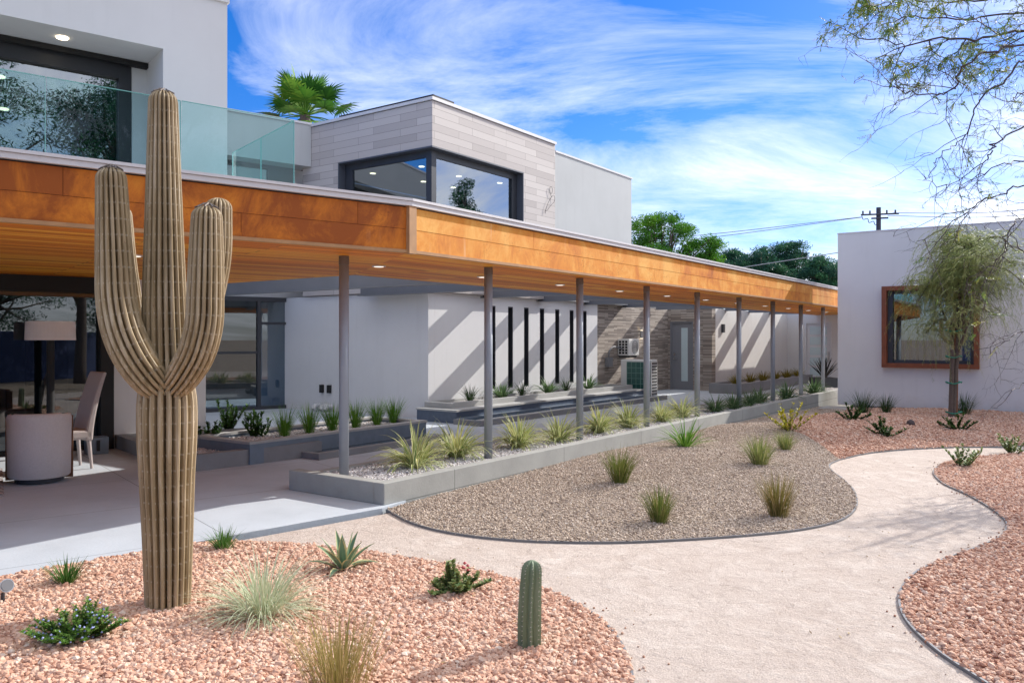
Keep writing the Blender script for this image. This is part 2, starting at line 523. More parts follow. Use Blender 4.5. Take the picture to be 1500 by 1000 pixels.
def leafmat(name, c0, c1, c2, edgecol=None, trans=0.25, rough=0.45, e0=0.36):
    m = bpy.data.materials.new(name); m.use_nodes = True; nt = m.node_tree
    b = nt.nodes['Principled BSDF']; out = nt.nodes['Material Output']
    c = ramp(nt, attr(nt, 'tint'), [(0.0, c0), (0.5, c1), (1.0, c2)])
    if edgecol is not None:
        e = ramp(nt, attr(nt, 'edge'), [(e0, 0.0), (e0 + 0.24, 1.0)])
        c = mix(nt, e, c, edgecol)
    nt.links.new(c, b.inputs['Base Color']); b.inputs['Roughness'].default_value = rough
    b.inputs['Specular IOR Level'].default_value = 0.15
    tl = NN(nt, 'ShaderNodeBsdfTranslucent', Color=c)
    mx = NN(nt, 'ShaderNodeMixShader', i_0=trans); nt.links.new(b.outputs[0], mx.inputs[1]); nt.links.new(tl.outputs[0], mx.inputs[2])
    nt.links.new(mx.outputs[0], out.inputs[0])
    return m


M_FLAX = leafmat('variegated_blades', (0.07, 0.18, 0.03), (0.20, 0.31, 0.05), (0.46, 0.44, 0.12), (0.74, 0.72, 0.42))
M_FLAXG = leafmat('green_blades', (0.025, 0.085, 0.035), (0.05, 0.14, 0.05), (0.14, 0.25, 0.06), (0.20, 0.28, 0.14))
M_GRASSB = leafmat('bright_grass', (0.06, 0.17, 0.02), (0.13, 0.30, 0.03), (0.25, 0.38, 0.08))
M_GRASSD = leafmat('dark_grass', (0.018, 0.05, 0.018), (0.035, 0.085, 0.025), (0.10, 0.14, 0.06))
M_GRASST = leafmat('olive_grass', (0.07, 0.12, 0.025), (0.15, 0.19, 0.04), (0.36, 0.30, 0.12))
M_GRASSTAN = leafmat('straw_grass', (0.20, 0.20, 0.05), (0.38, 0.30, 0.10), (0.60, 0.45, 0.24))
M_PALEG = leafmat('pale_variegated_grass', (0.16, 0.28, 0.10), (0.32, 0.42, 0.20), (0.54, 0.54, 0.34), (0.74, 0.74, 0.58))
M_GOLD = leafmat('golden_grass', (0.12, 0.11, 0.015), (0.24, 0.19, 0.025), (0.36, 0.28, 0.05))
M_SHRUB = leafmat('dark_leaves', (0.018, 0.05, 0.016), (0.045, 0.10, 0.025), (0.10, 0.20, 0.03))
M_ROSEM = leafmat('rosemary_leaves', (0.06, 0.15, 0.03), (0.14, 0.29, 0.05), (0.30, 0.42, 0.12))
M_SUCC = leafmat('succulent_leaves', (0.09, 0.17, 0.07), (0.21, 0.28, 0.10), (0.40, 0.40, 0.16), None, 0.15)
M_YELLOW = leafmat('yellow_green_leaves', (0.22, 0.26, 0.02), (0.42, 0.40, 0.03), (0.62, 0.48, 0.06))
M_BLOOM = plain('blue_bloom', (0.36, 0.40, 0.72), 0.7)
M_BLOOMR = plain('red_bloom', (0.42, 0.05, 0.06), 0.6)
M_PINE = leafmat('pine_needles', (0.03, 0.11, 0.015), (0.085, 0.26, 0.02), (0.22, 0.42, 0.03), None, 0.2)
M_PINED = leafmat('deep_pine_needles', (0.015, 0.06, 0.048), (0.038, 0.125, 0.075), (0.085, 0.23, 0.08), None, 0.2)
M_DRYTW = leafmat('bare_twigs', (0.12, 0.10, 0.075), (0.20, 0.17, 0.12), (0.28, 0.25, 0.17), None, 0.05)
M_PALM = leafmat('palm_fronds', (0.02, 0.08, 0.015), (0.07, 0.21, 0.025), (0.26, 0.38, 0.05), None, 0.25)
M_ACACIA = leafmat('grey_green_leaves', (0.17, 0.23, 0.07), (0.34, 0.38, 0.14), (0.54, 0.54, 0.24), None, 0.3)
M_MESQ = leafmat('fine_leaflets', (0.06, 0.15, 0.03), (0.17, 0.29, 0.05), (0.46, 0.40, 0.08), None, 0.35)


def agave_mat():
    return leafmat('striped_agave', (0.10, 0.19, 0.13), (0.15, 0.25, 0.16), (0.22, 0.31, 0.18), (0.62, 0.54, 0.28), 0.05, 0.4, 0.62)


M_AGAVE = agave_mat()


def ribbed(name, c0, c1, c2, weld, period, wcol):
    m, nt, b = newmat(name)
    p = pos(nt); u = attr(nt, 'ribu'); l = attr(nt, 'len'); t = attr(nt, 'tint')
    mpz = NN(nt, 'ShaderNodeMapping', Vector=p); mpz.inputs['Scale'].default_value = (30, 30, 2.2)
    f = noise(nt, mpz.outputs[0], 1.0, 7, 0.65)
    f3 = noise(nt, p, 2.5, 3)
    sel = mth(nt, 'ADD', mth(nt, 'MULTIPLY', f, 0.7), mth(nt, 'MULTIPLY', f3, 0.3))
    c = ramp(nt, sel, [(0.3, c0), (0.5, c1), (0.68, c2)])
    spk = ramp(nt, noise(nt, p, 45, 3), [(0.66, 0.0), (0.72, 1.0)])
    c = mix(nt, mth(nt, 'MULTIPLY', spk, 0.6), c, (0.16, 0.075, 0.03))
    if weld:
        fr = mth(nt, 'ABSOLUTE', mth(nt, 'SUBTRACT', mth(nt, 'FRACT', mth(nt, 'DIVIDE', l, period)), 0.5))
        band = ramp(nt, fr, [(0.04, 1.0), (0.075, 0.0)])
        gr = ramp(nt, mth(nt, 'ABSOLUTE', mth(nt, 'SUBTRACT', u, 0.5)), [(0.20, 0.0), (0.34, 1.0)])
        c = mix(nt, mth(nt, 'MULTIPLY', mth(nt, 'MULTIPLY', band, gr), 0.6), c, wcol)
    nt.links.new(c, b.inputs['Base Color']); b.inputs['Roughness'].default_value = 0.6
    b.inputs['Metallic'].default_value = 0.0; b.inputs['Specular IOR Level'].default_value = 0.4
    bump(nt, b, f, 0.15, 0.004)
    return m


M_CACT = ribbed('weathered_tan_metal', (0.17, 0.115, 0.055), (0.35, 0.262, 0.150), (0.54, 0.45, 0.325), True, 0.098, (0.74, 0.68, 0.57))
M_CACTG = ribbed('green_cactus_skin', (0.10, 0.145, 0.08), (0.165, 0.215, 0.13), (0.26, 0.30, 0.19), False, 0.1, (0.5, 0.5, 0.4))
M_SPINE = plain('pale_spines', (0.55, 0.52, 0.44), 0.7)


def stonemat(name, stops, rough=0.9):
    m, nt, b = newmat(name)
    c = ramp(nt, attr(nt, 'tint'), stops)
    f = noise(nt, pos(nt), 70, 3)
    c = mix(nt, mth(nt, 'MULTIPLY', f, 0.35), c, stops[0][1])
    nt.links.new(c, b.inputs['Base Color']); b.inputs['Roughness'].default_value = rough
    b.inputs['Specular IOR Level'].default_value = 0.2
    return m


M_PINK = stonemat('pink_crushed_stone', [(0.0, (0.38, 0.185, 0.125)), (0.4, (0.60, 0.37, 0.265)), (0.75, (0.71, 0.51, 0.39)), (1.0, (0.80, 0.69, 0.58))])
M_TAN = stonemat('brown_fine_stone', [(0.0, (0.24, 0.18, 0.14)), (0.4, (0.47, 0.375, 0.295)), (0.8, (0.64, 0.535, 0.44)), (1.0, (0.76, 0.68, 0.59))])
M_WHT = stonemat('white_fine_stone', [(0.0, (0.50, 0.47, 0.46)), (0.5, (0.74, 0.71, 0.69)), (1.0, (0.86, 0.84, 0.82))])


def soil(name, cols, vs, bstr=0.9, bdist=0.03, patch=None):
    m, nt, b = newmat(name)
    p = pos(nt)
    v = NN(nt, 'ShaderNodeTexVoronoi', Scale=vs); nt.links.new(p, v.inputs['Vector'])
    s = NN(nt, 'ShaderNodeSeparateColor', Color=v.outputs['Color'])
    c = ramp(nt, s.outputs[0], [(0.0, cols[0]), (0.5, cols[1]), (1.0, cols[2])])
    f = noise(nt, p, 0.9, 6, 0.6)
    c = mix(nt, mth(nt, 'MULTIPLY', f, 0.3), c, cols[0])
    nt.links.new(c, b.inputs['Base Color']); b.inputs['Roughness'].default_value = 0.95
    b.inputs['Specular IOR Level'].default_value = 0.1
    bump(nt, b, mth(nt, 'SUBTRACT', 1.0, v.outputs['Distance']), bstr, bdist)
    return m


M_PINKBED = soil('pink_gravel_base', [(0.30, 0.15, 0.11), (0.50, 0.29, 0.21), (0.66, 0.44, 0.35)], 34)
M_TANBED = soil('brown_gravel_base', [(0.26, 0.20, 0.15), (0.48, 0.375, 0.285), (0.62, 0.51, 0.41)], 55)
M_WHTBED = soil('white_gravel_base', [(0.30, 0.27, 0.26), (0.50, 0.47, 0.46), (0.66, 0.63, 0.61)], 55)


def pathmat():
    m, nt, b = newmat('decomposed_granite')
    p = pos(nt)
    f = noise(nt, p, 0.7, 8, 0.7); g = noise(nt, p, 85, 4, 0.75); g2 = noise(nt, p, 22, 5, 0.75)
    c = ramp(nt, g, [(0.26, (0.30, 0.24, 0.205)), (0.44, (0.49, 0.41, 0.36)), (0.60, (0.60, 0.52, 0.465)), (0.76, (0.74, 0.67, 0.61))])
    c = mix(nt, ramp(nt, f, [(0.35, 0.0), (0.7, 0.5)]), c, (0.46, 0.37, 0.315))
    c = mix(nt, ramp(nt, g2, [(0.53, 0.0), (0.70, 0.55)]), c, (0.34, 0.27, 0.23))
    sc = noise(nt, p, 4.5, 7, 0.72, 0.6)
    c = mix(nt, ramp(nt, sc, [(0.50, 0.0), (0.66, 0.45)]), c, (0.70, 0.63, 0.57))
    c = mix(nt, ramp(nt, sc, [(0.30, 0.5), (0.44, 0.0)]), c, (0.37, 0.295, 0.25))
    nt.links.new(c, b.inputs['Base Color']); b.inputs['Roughness'].default_value = 0.95
    b.inputs['Specular IOR Level'].default_value = 0.1
    bump(nt, b, mth(nt, 'ADD', mth(nt, 'MULTIPLY', g, 0.5), mth(nt, 'ADD', g2, mth(nt, 'MULTIPLY', sc, 2.0))), 0.8, 0.018)
    return m


M_PATH = pathmat()
M_DIRT = soil('far_dirt', [(0.22, 0.17, 0.13), (0.34, 0.27, 0.21), (0.42, 0.35, 0.28)], 6, 0.4)


def rugmat():
    m, nt, b = newmat('grey_rug_pile')
    p = objc(nt)
    w = NN(nt, 'ShaderNodeTexWave', wave_type='BANDS', bands_direction='DIAGONAL', Scale=9.0, Distortion=3.0); nt.links.new(p, w.inputs['Vector'])
    w.inputs['Detail'].default_value = 1; w.inputs['Detail Scale'].default_value = 2
    c = ramp(nt, w.outputs[0], [(0.3, (0.26, 0.235, 0.235)), (0.7, (0.46, 0.43, 0.43))])
    nt.links.new(c, b.inputs['Base Color']); b.inputs['Roughness'].default_value = 1.0
    bump(nt, b, noise(nt, p, 200, 2), 0.5, 0.01)
    return m


M_RUG = rugmat()


def water():
    m, nt, b = newmat('still_water')
    b.inputs['Base Color'].default_value = rgb((0.03, 0.06, 0.09)); b.inputs['Roughness'].default_value = 0.06
    bump(nt, b, noise(nt, pos(nt), 9, 2), 0.06, 0.01)
    return m


M_WATER = water()
M_NAVY = plain('navy_paint', (0.03, 0.05, 0.14), 0.8)

# ------------------------------------------------------------------ ground and beds
mb = MB(); mb.add([(-900, -900, -0.42), (900, -900, -0.42), (900, 1500, -0.42), (-900, 1500, -0.42)], [(0, 1, 2, 3)])
tag(mb.build('ground', M_DIRT), kind='structure')


def inside(poly, X, Y):
    r = np.zeros(X.shape, bool); n = len(poly); j = n - 1
    for i in range(n):
        xi, yi = poly[i][0], poly[i][1]; xj, yj = poly[j][0], poly[j][1]
        c = ((yi > Y) != (yj > Y)) & (X < (xj - xi) * (Y - yi) / (yj - yi + 1e-12) + xi)
        r ^= c; j = i
    return r


def gz_np(X, Y):
    z = -0.06 - 0.0055 * np.maximum(0.0, np.minimum(Y, 22.0) - 6.0)
    z = z + 0.04 * np.exp(-(((X + 3.55) * -0.704 + (Y - 5.58) * 0.710) / 1.1) ** 2)
    for bx, by, r, h in BUMPS: z = z + h * np.exp(-((X - bx) ** 2 + (Y - by) ** 2) / (r * r))
    return z


def sheet(name, poly, step, zoff, material, kind='structure', zf=None):
    P = [(p[0], p[1]) for p in poly]
    xs = [p[0] for p in P]; ys = [p[1] for p in P]
    X, Y = np.meshgrid(np.arange(min(xs), max(xs), step), np.arange(min(ys), max(ys), step))
    X = X.ravel(); Y = Y.ravel(); k = inside(P, X, Y)
    pts = [Vector(p) for p in P] + [Vector((x, y)) for x, y in zip(X[k], Y[k])]
    edges = [(i, (i + 1) % len(P)) for i in range(len(P))]
    v, e, f, *_ = geometry.delaunay_2d_cdt(pts, edges, [], 1, 1e-4)
    m_ = MB()
    m_.add([(q.x, q.y, (gz(q.x, q.y) if zf is None else zf(q.x, q.y)) + zoff) for q in v], [tuple(t) for t in f])
    ob = m_.build(name, material, smooth=True)
    return tag(ob, kind=kind)


ICO_V = None


def ico():
    bm = bmesh.new(); bmesh.ops.create_icosphere(bm, subdivisions=1, radius=1.0)
    v = np.array([x.co[:] for x in bm.verts]); f = np.array([[x.index for x in q.verts] for q in bm.faces]); bm.free()
    return v, f


OCT = (np.array([(1, 0, 0), (-1, 0, 0), (0, 1, 0), (0, -1, 0), (0, 0, 1), (0, 0, -1)], float),
       np.array([(0, 2, 4), (2, 1, 4), (1, 3, 4), (3, 0, 4), (2, 0, 5), (1, 2, 5), (3, 1, 5), (0, 3, 5)]))
CUBE = None


def stones(name, poly, count, size, material, seed, near=True, zoff=0.0, zf=None, holes=()):
    rng = np.random.default_rng(seed)
    P = [(p[0], p[1]) for p in poly]
    x0, x1 = min(p[0] for p in P), max(p[0] for p in P); y0, y1 = min(p[1] for p in P), max(p[1] for p in P)
    X = np.empty(0); Y = np.empty(0)
    while len(X) < count:
        x = rng.uniform(x0, x1, count * 2); y = rng.uniform(y0, y1, count * 2)
        k = inside(P, x, y)
        X = np.concatenate([X, x[k]]); Y = np.concatenate([Y, y[k]])
    X = X[:count]; Y = Y[:count]
    BV, BF = ico() if near else OCT
    nv = len(BV); nf = len(BF)
    s = size * np.minimum(rng.lognormal(0, 0.3, count), 1.75)
    sc = s[:, None] * rng.uniform(0.65, 1.25, (count, 3))
    q = rng.normal(size=(count, 4)); q /= np.linalg.norm(q, axis=1)[:, None]
    w, a, b, c = q.T
    R = np.stack([1 - 2 * (b * b + c * c), 2 * (a * b - c * w), 2 * (a * c + b * w), 2 * (a * b + c * w), 1 - 2 * (a * a + c * c), 2 * (b * c - a * w),
                  2 * (a * c - b * w), 2 * (b * c + a * w), 1 - 2 * (a * a + b * b)], 1).reshape(count, 3, 3)
    V = BV[None] * (1 + rng.uniform(-0.28, 0.28, (count, nv, 1))) * sc[:, None, :]
    V = np.einsum('nij,nkj->nki', R, V); V[:, :, 2] *= 0.8
    Z = (gz_np(X, Y) if zf is None else zf(X, Y)) + zoff + s * rng.uniform(-0.1, 0.75, count)
    V += np.stack([X, Y, Z], 1)[:, None, :]
    F = BF[None] + (np.arange(count) * nv)[:, None, None]
    me = bpy.data.meshes.new(name)
    me.vertices.add(count * nv); me.vertices.foreach_set('co', V.ravel())
    me.loops.add(count * nf * 3); me.loops.foreach_set('vertex_index', F.ravel().astype(np.int32))
    me.polygons.add(count * nf); me.polygons.foreach_set('loop_start', np.arange(0, count * nf * 3, 3, dtype=np.int32))
    t = np.repeat(rng.beta(2.2, 2.2, count), nv)
    at_ = me.attributes.new('tint', 'FLOAT', 'POINT'); at_.data.foreach_set('value', t)
    me.materials.append(material); me.update(); me.shade_flat()
    ob = bpy.data.objects.new(name, me); C.objects.link(ob)
    return tag(ob, kind='stuff')


def gpoly(pix): return [GG(x, y) for x, y in pix]


# path sheet under everything in the garden
sheet('path', [(-9, 1.5), (-9, 3.0), (-4.6, 4.4), (-1.20, 7.75), AN(9, -5.75), AN(21.9, -5.75), AN(21.9, 8), AN(8, 10), (9, 1.5)], 0.35, 0.0, M_PATH)

front_edge = smooth_path(gpoly([(330, 795), (400, 797), (480, 803), (560, 813), (640, 826), (720, 843), (800, 866), (850, 889), (890, 919), (915, 955), (927, 1000), (922, 1060)]), 6)
bed_front = front_edge + [Vector((-4.6, 3.35, 0)), Vector((-6.5, 3.35, 0)), Vector((-5.9, 3.35, 0))] + gpoly([(-330, 905), (0, 848), (150, 821), (290, 797)])
bed_front = front_edge + [Vector((-6.4, 3.3, 0))] + gpoly([(-400, 918), (0, 848), (150, 821), (280, 798)])
right_edge = smooth_path(gpoly([(1560, 657), (1500, 664), (1440, 669), (1392, 676), (1368, 690), (1380, 708), (1420, 727), (1460, 752), (1475, 770), (1466, 787), (1432, 803), (1385, 820), (1345, 838), (1322, 862), (1318, 888), (1333, 918), (1375, 957), (1440, 1000), (1520, 1050)]), 6)
bed_right = right_edge + [Vector((4.6, 3.1, 0)), Vector((10.2, 10.5, 0))]
tan_edge = smooth_path(gpoly([(566, 748), (600, 766), (650, 780), (720, 790), (800, 795), (900, 796), (1000, 792), (1100, 785), (1180, 776), (1232, 763), (1254, 744), (1252, 722), (1236, 704), (1218, 690), (1216, 681), (1230, 674)]), 6)
far_edge = smooth_path(gpoly([(1230, 674), (1270, 665), (1330, 659), (1400, 656), (1470, 655), (1560, 650)]), 6)
border = smooth_path(gpoly([(1230, 674), (1205, 655), (1180, 640), (1150, 626), (1160, 616), (1205, 608), (1240, 603)]), 5)
bed_tan = tan_edge + border[1:] + [AN(21.8, -5.15), AN(21.8, -5.70), AN(7.0, -5.70)]
bed_far = list(reversed(border)) + far_edge[1:] + [AN(21.93, 5.5), AN(21.93, -5.0)]

sheet('gravel_bed', bed_front, 0.25, 0.012, M_PINKBED)
sheet('gravel_bed', bed_right, 0.3, 0.012, M_PINKBED)
sheet('gravel_bed', bed_tan, 0.22, 0.012, M_TANBED)
sheet('gravel_bed', bed_far, 0.3, 0.012, M_PINKBED)
stones('pink_gravel', bed_front, 88000, 0.0120, M_PINK, 1, True, 0.012)
stones('pink_gravel', bed_right, 78000, 0.0126, M_PINK, 2, True, 0.012)
stones('pink_gravel', bed_far, 60000, 0.0175, M_PINK, 3, False, 0.012)
stones('brown_gravel', bed_tan, 170000, 0.0094, M_TAN, 4, False, 0.012)


def edging(path, label, h=0.02):
    m_ = MB(); w = 0.007
    for i, p in enumerate(path):
        d = (path[min(i + 1, len(path) - 1)] - path[max(i - 1, 0)]); d.z = 0; d.normalize()
        nrm = Vector((-d.y, d.x, 0)); z = gz(p.x, p.y)
        vs = [p + nrm * w, p - nrm * w]
        b = len(m_.v)
        m_.add([(vs[0].x, vs[0].y, z - 0.05), (vs[0].x, vs[0].y, z + h), (vs[1].x, vs[1].y, z + h), (vs[1].x, vs[1].y, z - 0.05)], [])
        if i:
            for k in range(4):
                k2 = (k + 1) % 4; m_.f.append((b - 4 + k, b - 4 + k2, b + k2, b + k)); m_.mi.append(0)
    mid = path[len(path) // 2]
    tag(m_.build('steel_edging', M_EDGE, at=(mid.x, mid.y, gz(mid.x, mid.y))), label, 'edging', 'dark edging strips along the path')


edging(front_edge[16:], 'dark steel edging curving round the front pink gravel bed behind the small cactus')
edging(right_edge, 'dark steel edging winding along the pink gravel on the right of the path')
edging(tan_edge + far_edge[1:], 'long steel edging around the brown gravel mound and on past the staked tree')

def spill(path, count, material, seed, size):
    rg_ = random.Random(seed); poly_n = []
    m_ = MB()
    BV, BF = ico()
    for _ in range(count):
        i = rg_.randrange(1, len(path)); q = path[i - 1].lerp(path[i], rg_.random()); d = (path[i] - path[i - 1]).normalized(); off = rg_.gauss(0, 0.07)
        c = q + Vector((-d.y, d.x, 0)) * off; k = size * rg_.uniform(.5, 1.2); z = gz(c.x, c.y) + k * .4 + .001
        rot = Matrix.Rotation(rg_.random() * 6, 3, 'Z') @ Matrix.Rotation(rg_.random() * 6, 3, 'X')
        m_.add([Vector((c.x, c.y, z)) + rot @ (Vector(v) * k * rg_.uniform(.75, 1.15)) for v in BV.tolist()], BF.tolist(), 0, rg_.random())
    o_ = m_.build('spilled_stones', material); o_.data.shade_flat(); tag(o_, kind='stuff')


spill(front_edge[8:], 150, M_PINK, 61, 0.009)
spill(right_edge, 150, M_PINK, 62, 0.009)

mb = MB(); rg = random.Random(77)
for k in range(420):
    if k % 3: x_ = rg.uniform(1.6, 6.0); y_ = rg.uniform(4.6, 11.5)
    else: x_ = rg.uniform(-3.2, 1.0); y_ = rg.uniform(4.0, 7.0)
    if x_ / y_ < -.55: continue
    a_ = rg.uniform(0, 6.28); l_ = rg.uniform(.008, .022); u_ = Vector((math.cos(a_), math.sin(a_), rg.uniform(-.3, .3))) * l_; v_ = Vector((-math.sin(a_), math.cos(a_), rg.uniform(-.4, .4))) * l_ * .3
    c_ = Vector((x_, y_, gz(x_, y_) + .03 * (k % 3 == 0) + .008))
    mb.add([c_ - u_, c_ + v_, c_ + u_, c_ - v_], [(0, 1, 2, 3)], 0, rg.random())
tag(mb.build('leaf_litter', leafmat('dry_leaves', (0.10, 0.06, 0.03), (0.22, 0.14, 0.06), (0.36, 0.27, 0.12), None, 0.1)), kind='stuff')

# patio slab and walkway
e0 = G(0, 845, 0); e1 = G(560, 744, 0); dv = (e1 - e0)
ext = e0 - dv * 2.6
pat = [ext, e0, e1, AN(6.4, -5.72), AN(33, -5.72), AN(33, -22), LM(2, -26), LM(-14, -24), LM(-14, -4)]
mb = MB(); mb.prism([(p.x, p.y) for p in pat], -0.35, 0.0)
tag(mb.build('patio', M_PATIO), kind='structure')
# flat pad before the right building
mb = MB(); mb.box(FA, 21.05, 21.95, -5.5, -4.0, -0.4, -0.10)
tag(mb.build('paving_slab', M_CONC3, at=AN(21.5, -4.9, -0.1), bevel=0.008), 'pale concrete slab lying at the corner of the white building with rusty window', 'slab')
mb = MB()
rng = random.Random(4)
for i in range(14):
    c = AN(21.75 + rng.uniform(-.3, .15), -5.45 + rng.uniform(-.12, .3), -0.06)
    mb.lathe([(0.02, -0.07), (0.11 + rng.random() * .04, -0.03), (0.12, 0.04), (0.05, 0.09)], 7, c)

# ------------------------------------------------------------------ long planter
PL0, PL1 = 5.77, 26.0
pr = thing('long_planter', 'long low concrete planter under the row of steel columns', 'planter', AN(7, -5.7, 0))
mb = MB()
mb.box(FA, PL0, PL1, -5.80, -5.66, -0.4, 0.215)
mb.box(FA, PL0, PL0 + 0.14, -7.10, -5.8035, -0.4, 0.215)
mb.box(FA, PL0 + 0.1435, PL1, -7.10, -6.98, -0.4, 0.16)
mb.build('planter_wall', M_CONC, pr, bevel=0.008)
mb = MB(); mb.box(FA, PL0 + 0.10, PL1, -7.02, -5.76, -0.3, 0.13); mb.build('planter_fill', M_WHTBED, pr)
fl = [AN(PL0 + 0.14, -5.80), AN(PL1, -5.80), AN(PL1, -6.98), AN(PL0 + 0.14, -6.98)]
stones('white_gravel', fl, 46000, 0.0115, M_WHT, 5, False, 0.13, lambda X, Y: X * 0)

# ------------------------------------------------------------------ columns
col_pos = [Vector((-1.84, 8.82, 0.12))] + [AN(a, -6.17, 0.12) for a in (8.16, 10.43, 12.69, 14.92, 17.25, 19.6, 21.97, 24.2)]
col_lab = ['grey steel column at the near end of the long planter, leftmost', 'grey steel column rising between the second and third flax clumps',
           'grey steel column before the narrow wall slots, third from the left', 'grey steel column just left of the flax clumps by the green air conditioner',
           'grey steel column standing just right of the grey entry door', 'dark steel column in shade at the left part of the striped white wall',
           'dark steel column in shade before the right end of the striped white wall', 'dark steel column beside the white glazed door, left side of it',
           'dark steel column nearest the white building with rusty window, rightmost']
t = thing('steel_column', col_lab[0], 'column', col_pos[0], 'steel columns holding up the canopy')
mb = MB(); mb.lathe([(0.053, 0.0), (0.053, 2.34)], 24); mb.build('shaft', M_COL, t, local=True, smooth=False)
mb = MB(); mb.lathe([(0.056, 2.34), (0.057, 2.38), (0.054, 2.435)], 24); mb.build('collar', M_RUSTY, t, local=True)
mb = MB(); mb.box(FX, -0.09, 0.09, -0.09, 0.09, 0.0, 0.012); mb.build('base_plate', M_RUSTY, t, local=True)
for ch in t.children:
    if ch.name.startswith('shaft'):
        for p in ch.data.polygons:
            if len(p.vertices) == 4: p.use_smooth = True
for i in range(1, 9): dup(t, col_pos[i], 0.3 * i, label=col_lab[i])

# ------------------------------------------------------------------ canopy
ZS, ZT = 2.555, 3.03
Cc = AN(6.23, -5.74)
lc = Cc.x * L[0] + Cc.y * L[1]; mc = Cc.x * M[0] + Cc.y * M[1]
AM = A[0] * M[0] + A[1] * M[1]; NM = Nn[0] * M[0] + Nn[1] * M[1]
n_in = (-13.33 - 8.04 * AM) / NM
cano = thing('canopy', 'flat roofed canopy with rusty orange steel fascia and orange board soffit', 'canopy', Cc + Vector((0, 0, ZS)))
roof = [LM(lc - 11, mc), Cc, AN(32.25, -5.74), AN(32.25, -8.5), AN(8.04, -8.5), AN(8.04, n_in), LM(lc - 11, -13.33)]
# soffit : left wing part and long part
kx = AN(8.04, -8.5)
mb = MB(); mb.prism([(p.x, p.y) for p in [LM(lc - 11, mc - 0.02), Cc, kx, AN(8.04, n_in), LM(lc - 11, -13.33)]], ZS, ZS + 0.06)
mb.build('soffit', M_SOFL, cano)
mb = MB(); mb.prism([(p.x, p.y) for p in [AN(6.25, -5.76), AN(32.25, -5.76), AN(32.25, -8.5), AN(8.05, -8.5)]], ZS + 0.003, ZS + 0.063)
mb.build('soffit', M_SOFA, cano)
mb = MB(); mb.prism([(p.x, p.y) for p in [LM(lc - 11, mc - 0.06), AN(6.30, -5.80), AN(32.24, -5.80), AN(32.24, -8.48), AN(8.03, -8.48), AN(8.03, n_in), LM(lc - 11, -13.3)]], ZS + 0.07, ZT)
mb.build('roof_deck', M_ROOF, cano)


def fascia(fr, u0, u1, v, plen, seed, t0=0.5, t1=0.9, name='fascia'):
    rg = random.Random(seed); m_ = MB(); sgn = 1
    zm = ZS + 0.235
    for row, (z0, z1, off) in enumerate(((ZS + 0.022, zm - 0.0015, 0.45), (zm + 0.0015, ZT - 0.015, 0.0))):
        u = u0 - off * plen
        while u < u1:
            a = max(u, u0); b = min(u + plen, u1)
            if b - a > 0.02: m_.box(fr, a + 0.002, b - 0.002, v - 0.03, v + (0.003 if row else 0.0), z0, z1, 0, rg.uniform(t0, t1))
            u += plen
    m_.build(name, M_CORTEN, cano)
    m_ = MB(); m_.box(fr, u0, u1, v - 0.036, v - 0.012, ZS + 0.024, ZT - 0.005); m_.build('fascia_backing', M_BLACK, cano)
    m_ = MB(); m_.box(fr, u0, u1, v - 0.035, v + 0.014, ZS - 0.012, ZS + 0.020); m_.build('fascia_trim', M_CTRIM, cano)


fascia(FA, 6.25, 32.2, -5.74, 2.29, 3)
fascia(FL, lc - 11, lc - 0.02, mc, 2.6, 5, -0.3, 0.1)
mb = MB(); p = Cc
mb.box(FA, 6.19, 6.30, -5.78, -5.705, ZS - 0.02, ZT)
mb.build('corner_post', M_CTRIM, cano)
mb = MB()
mb.prism([(q.x, q.y) for q in [LM(lc - 11, mc + 0.03), AN(6.22, -5.695), AN(32.22, -5.695), AN(32.22, -5.85), AN(6.28, -5.85), LM(lc - 11, mc - 0.12)]], ZT, ZT + 0.045)
mb.prism([(q.x, q.y) for q in [LM(lc - 11, mc + 0.045), AN(6.22, -5.68), AN(32.22, -5.68), AN(32.22, -5.85), AN(6.28, -5.85), LM(lc - 11, mc - 0.12)]], ZT + 0.048, ZT + 0.075)
mb.build('roof_cap', M_CAP, cano)
for k in range(12):
    c = AN(7.2 + 2.12 * k, -7.15, ZS)
    mb = MB(); mb.lathe([(0.085, -0.012), (0.085, 0.0)], 20, c); mb.build('downlight', M_CAP, cano)
    o = [x for x in cano.children if x.name.startswith('downlight')][-1]
    mb = MB(); mb.lathe([(0.06, -0.016), (0.06, -0.0125)], 20, c); mb.build('lamp', M_LAMP, C.objects[o.name])
for l, m in ((0.2, -9.4), (2.2, -9.4), (0.8, -11.2), (2.6, -11.4)):
    c = LM(l, m, ZS); mb = MB(); mb.lathe([(0.085, -0.012), (0.085, 0.0)], 20, c); o = mb.build('downlight', M_CAP, cano)
    mb = MB(); mb.lathe([(0.06, -0.016), (0.06, -0.0125)], 20, c); mb.build('lamp', M_LAMP, o)

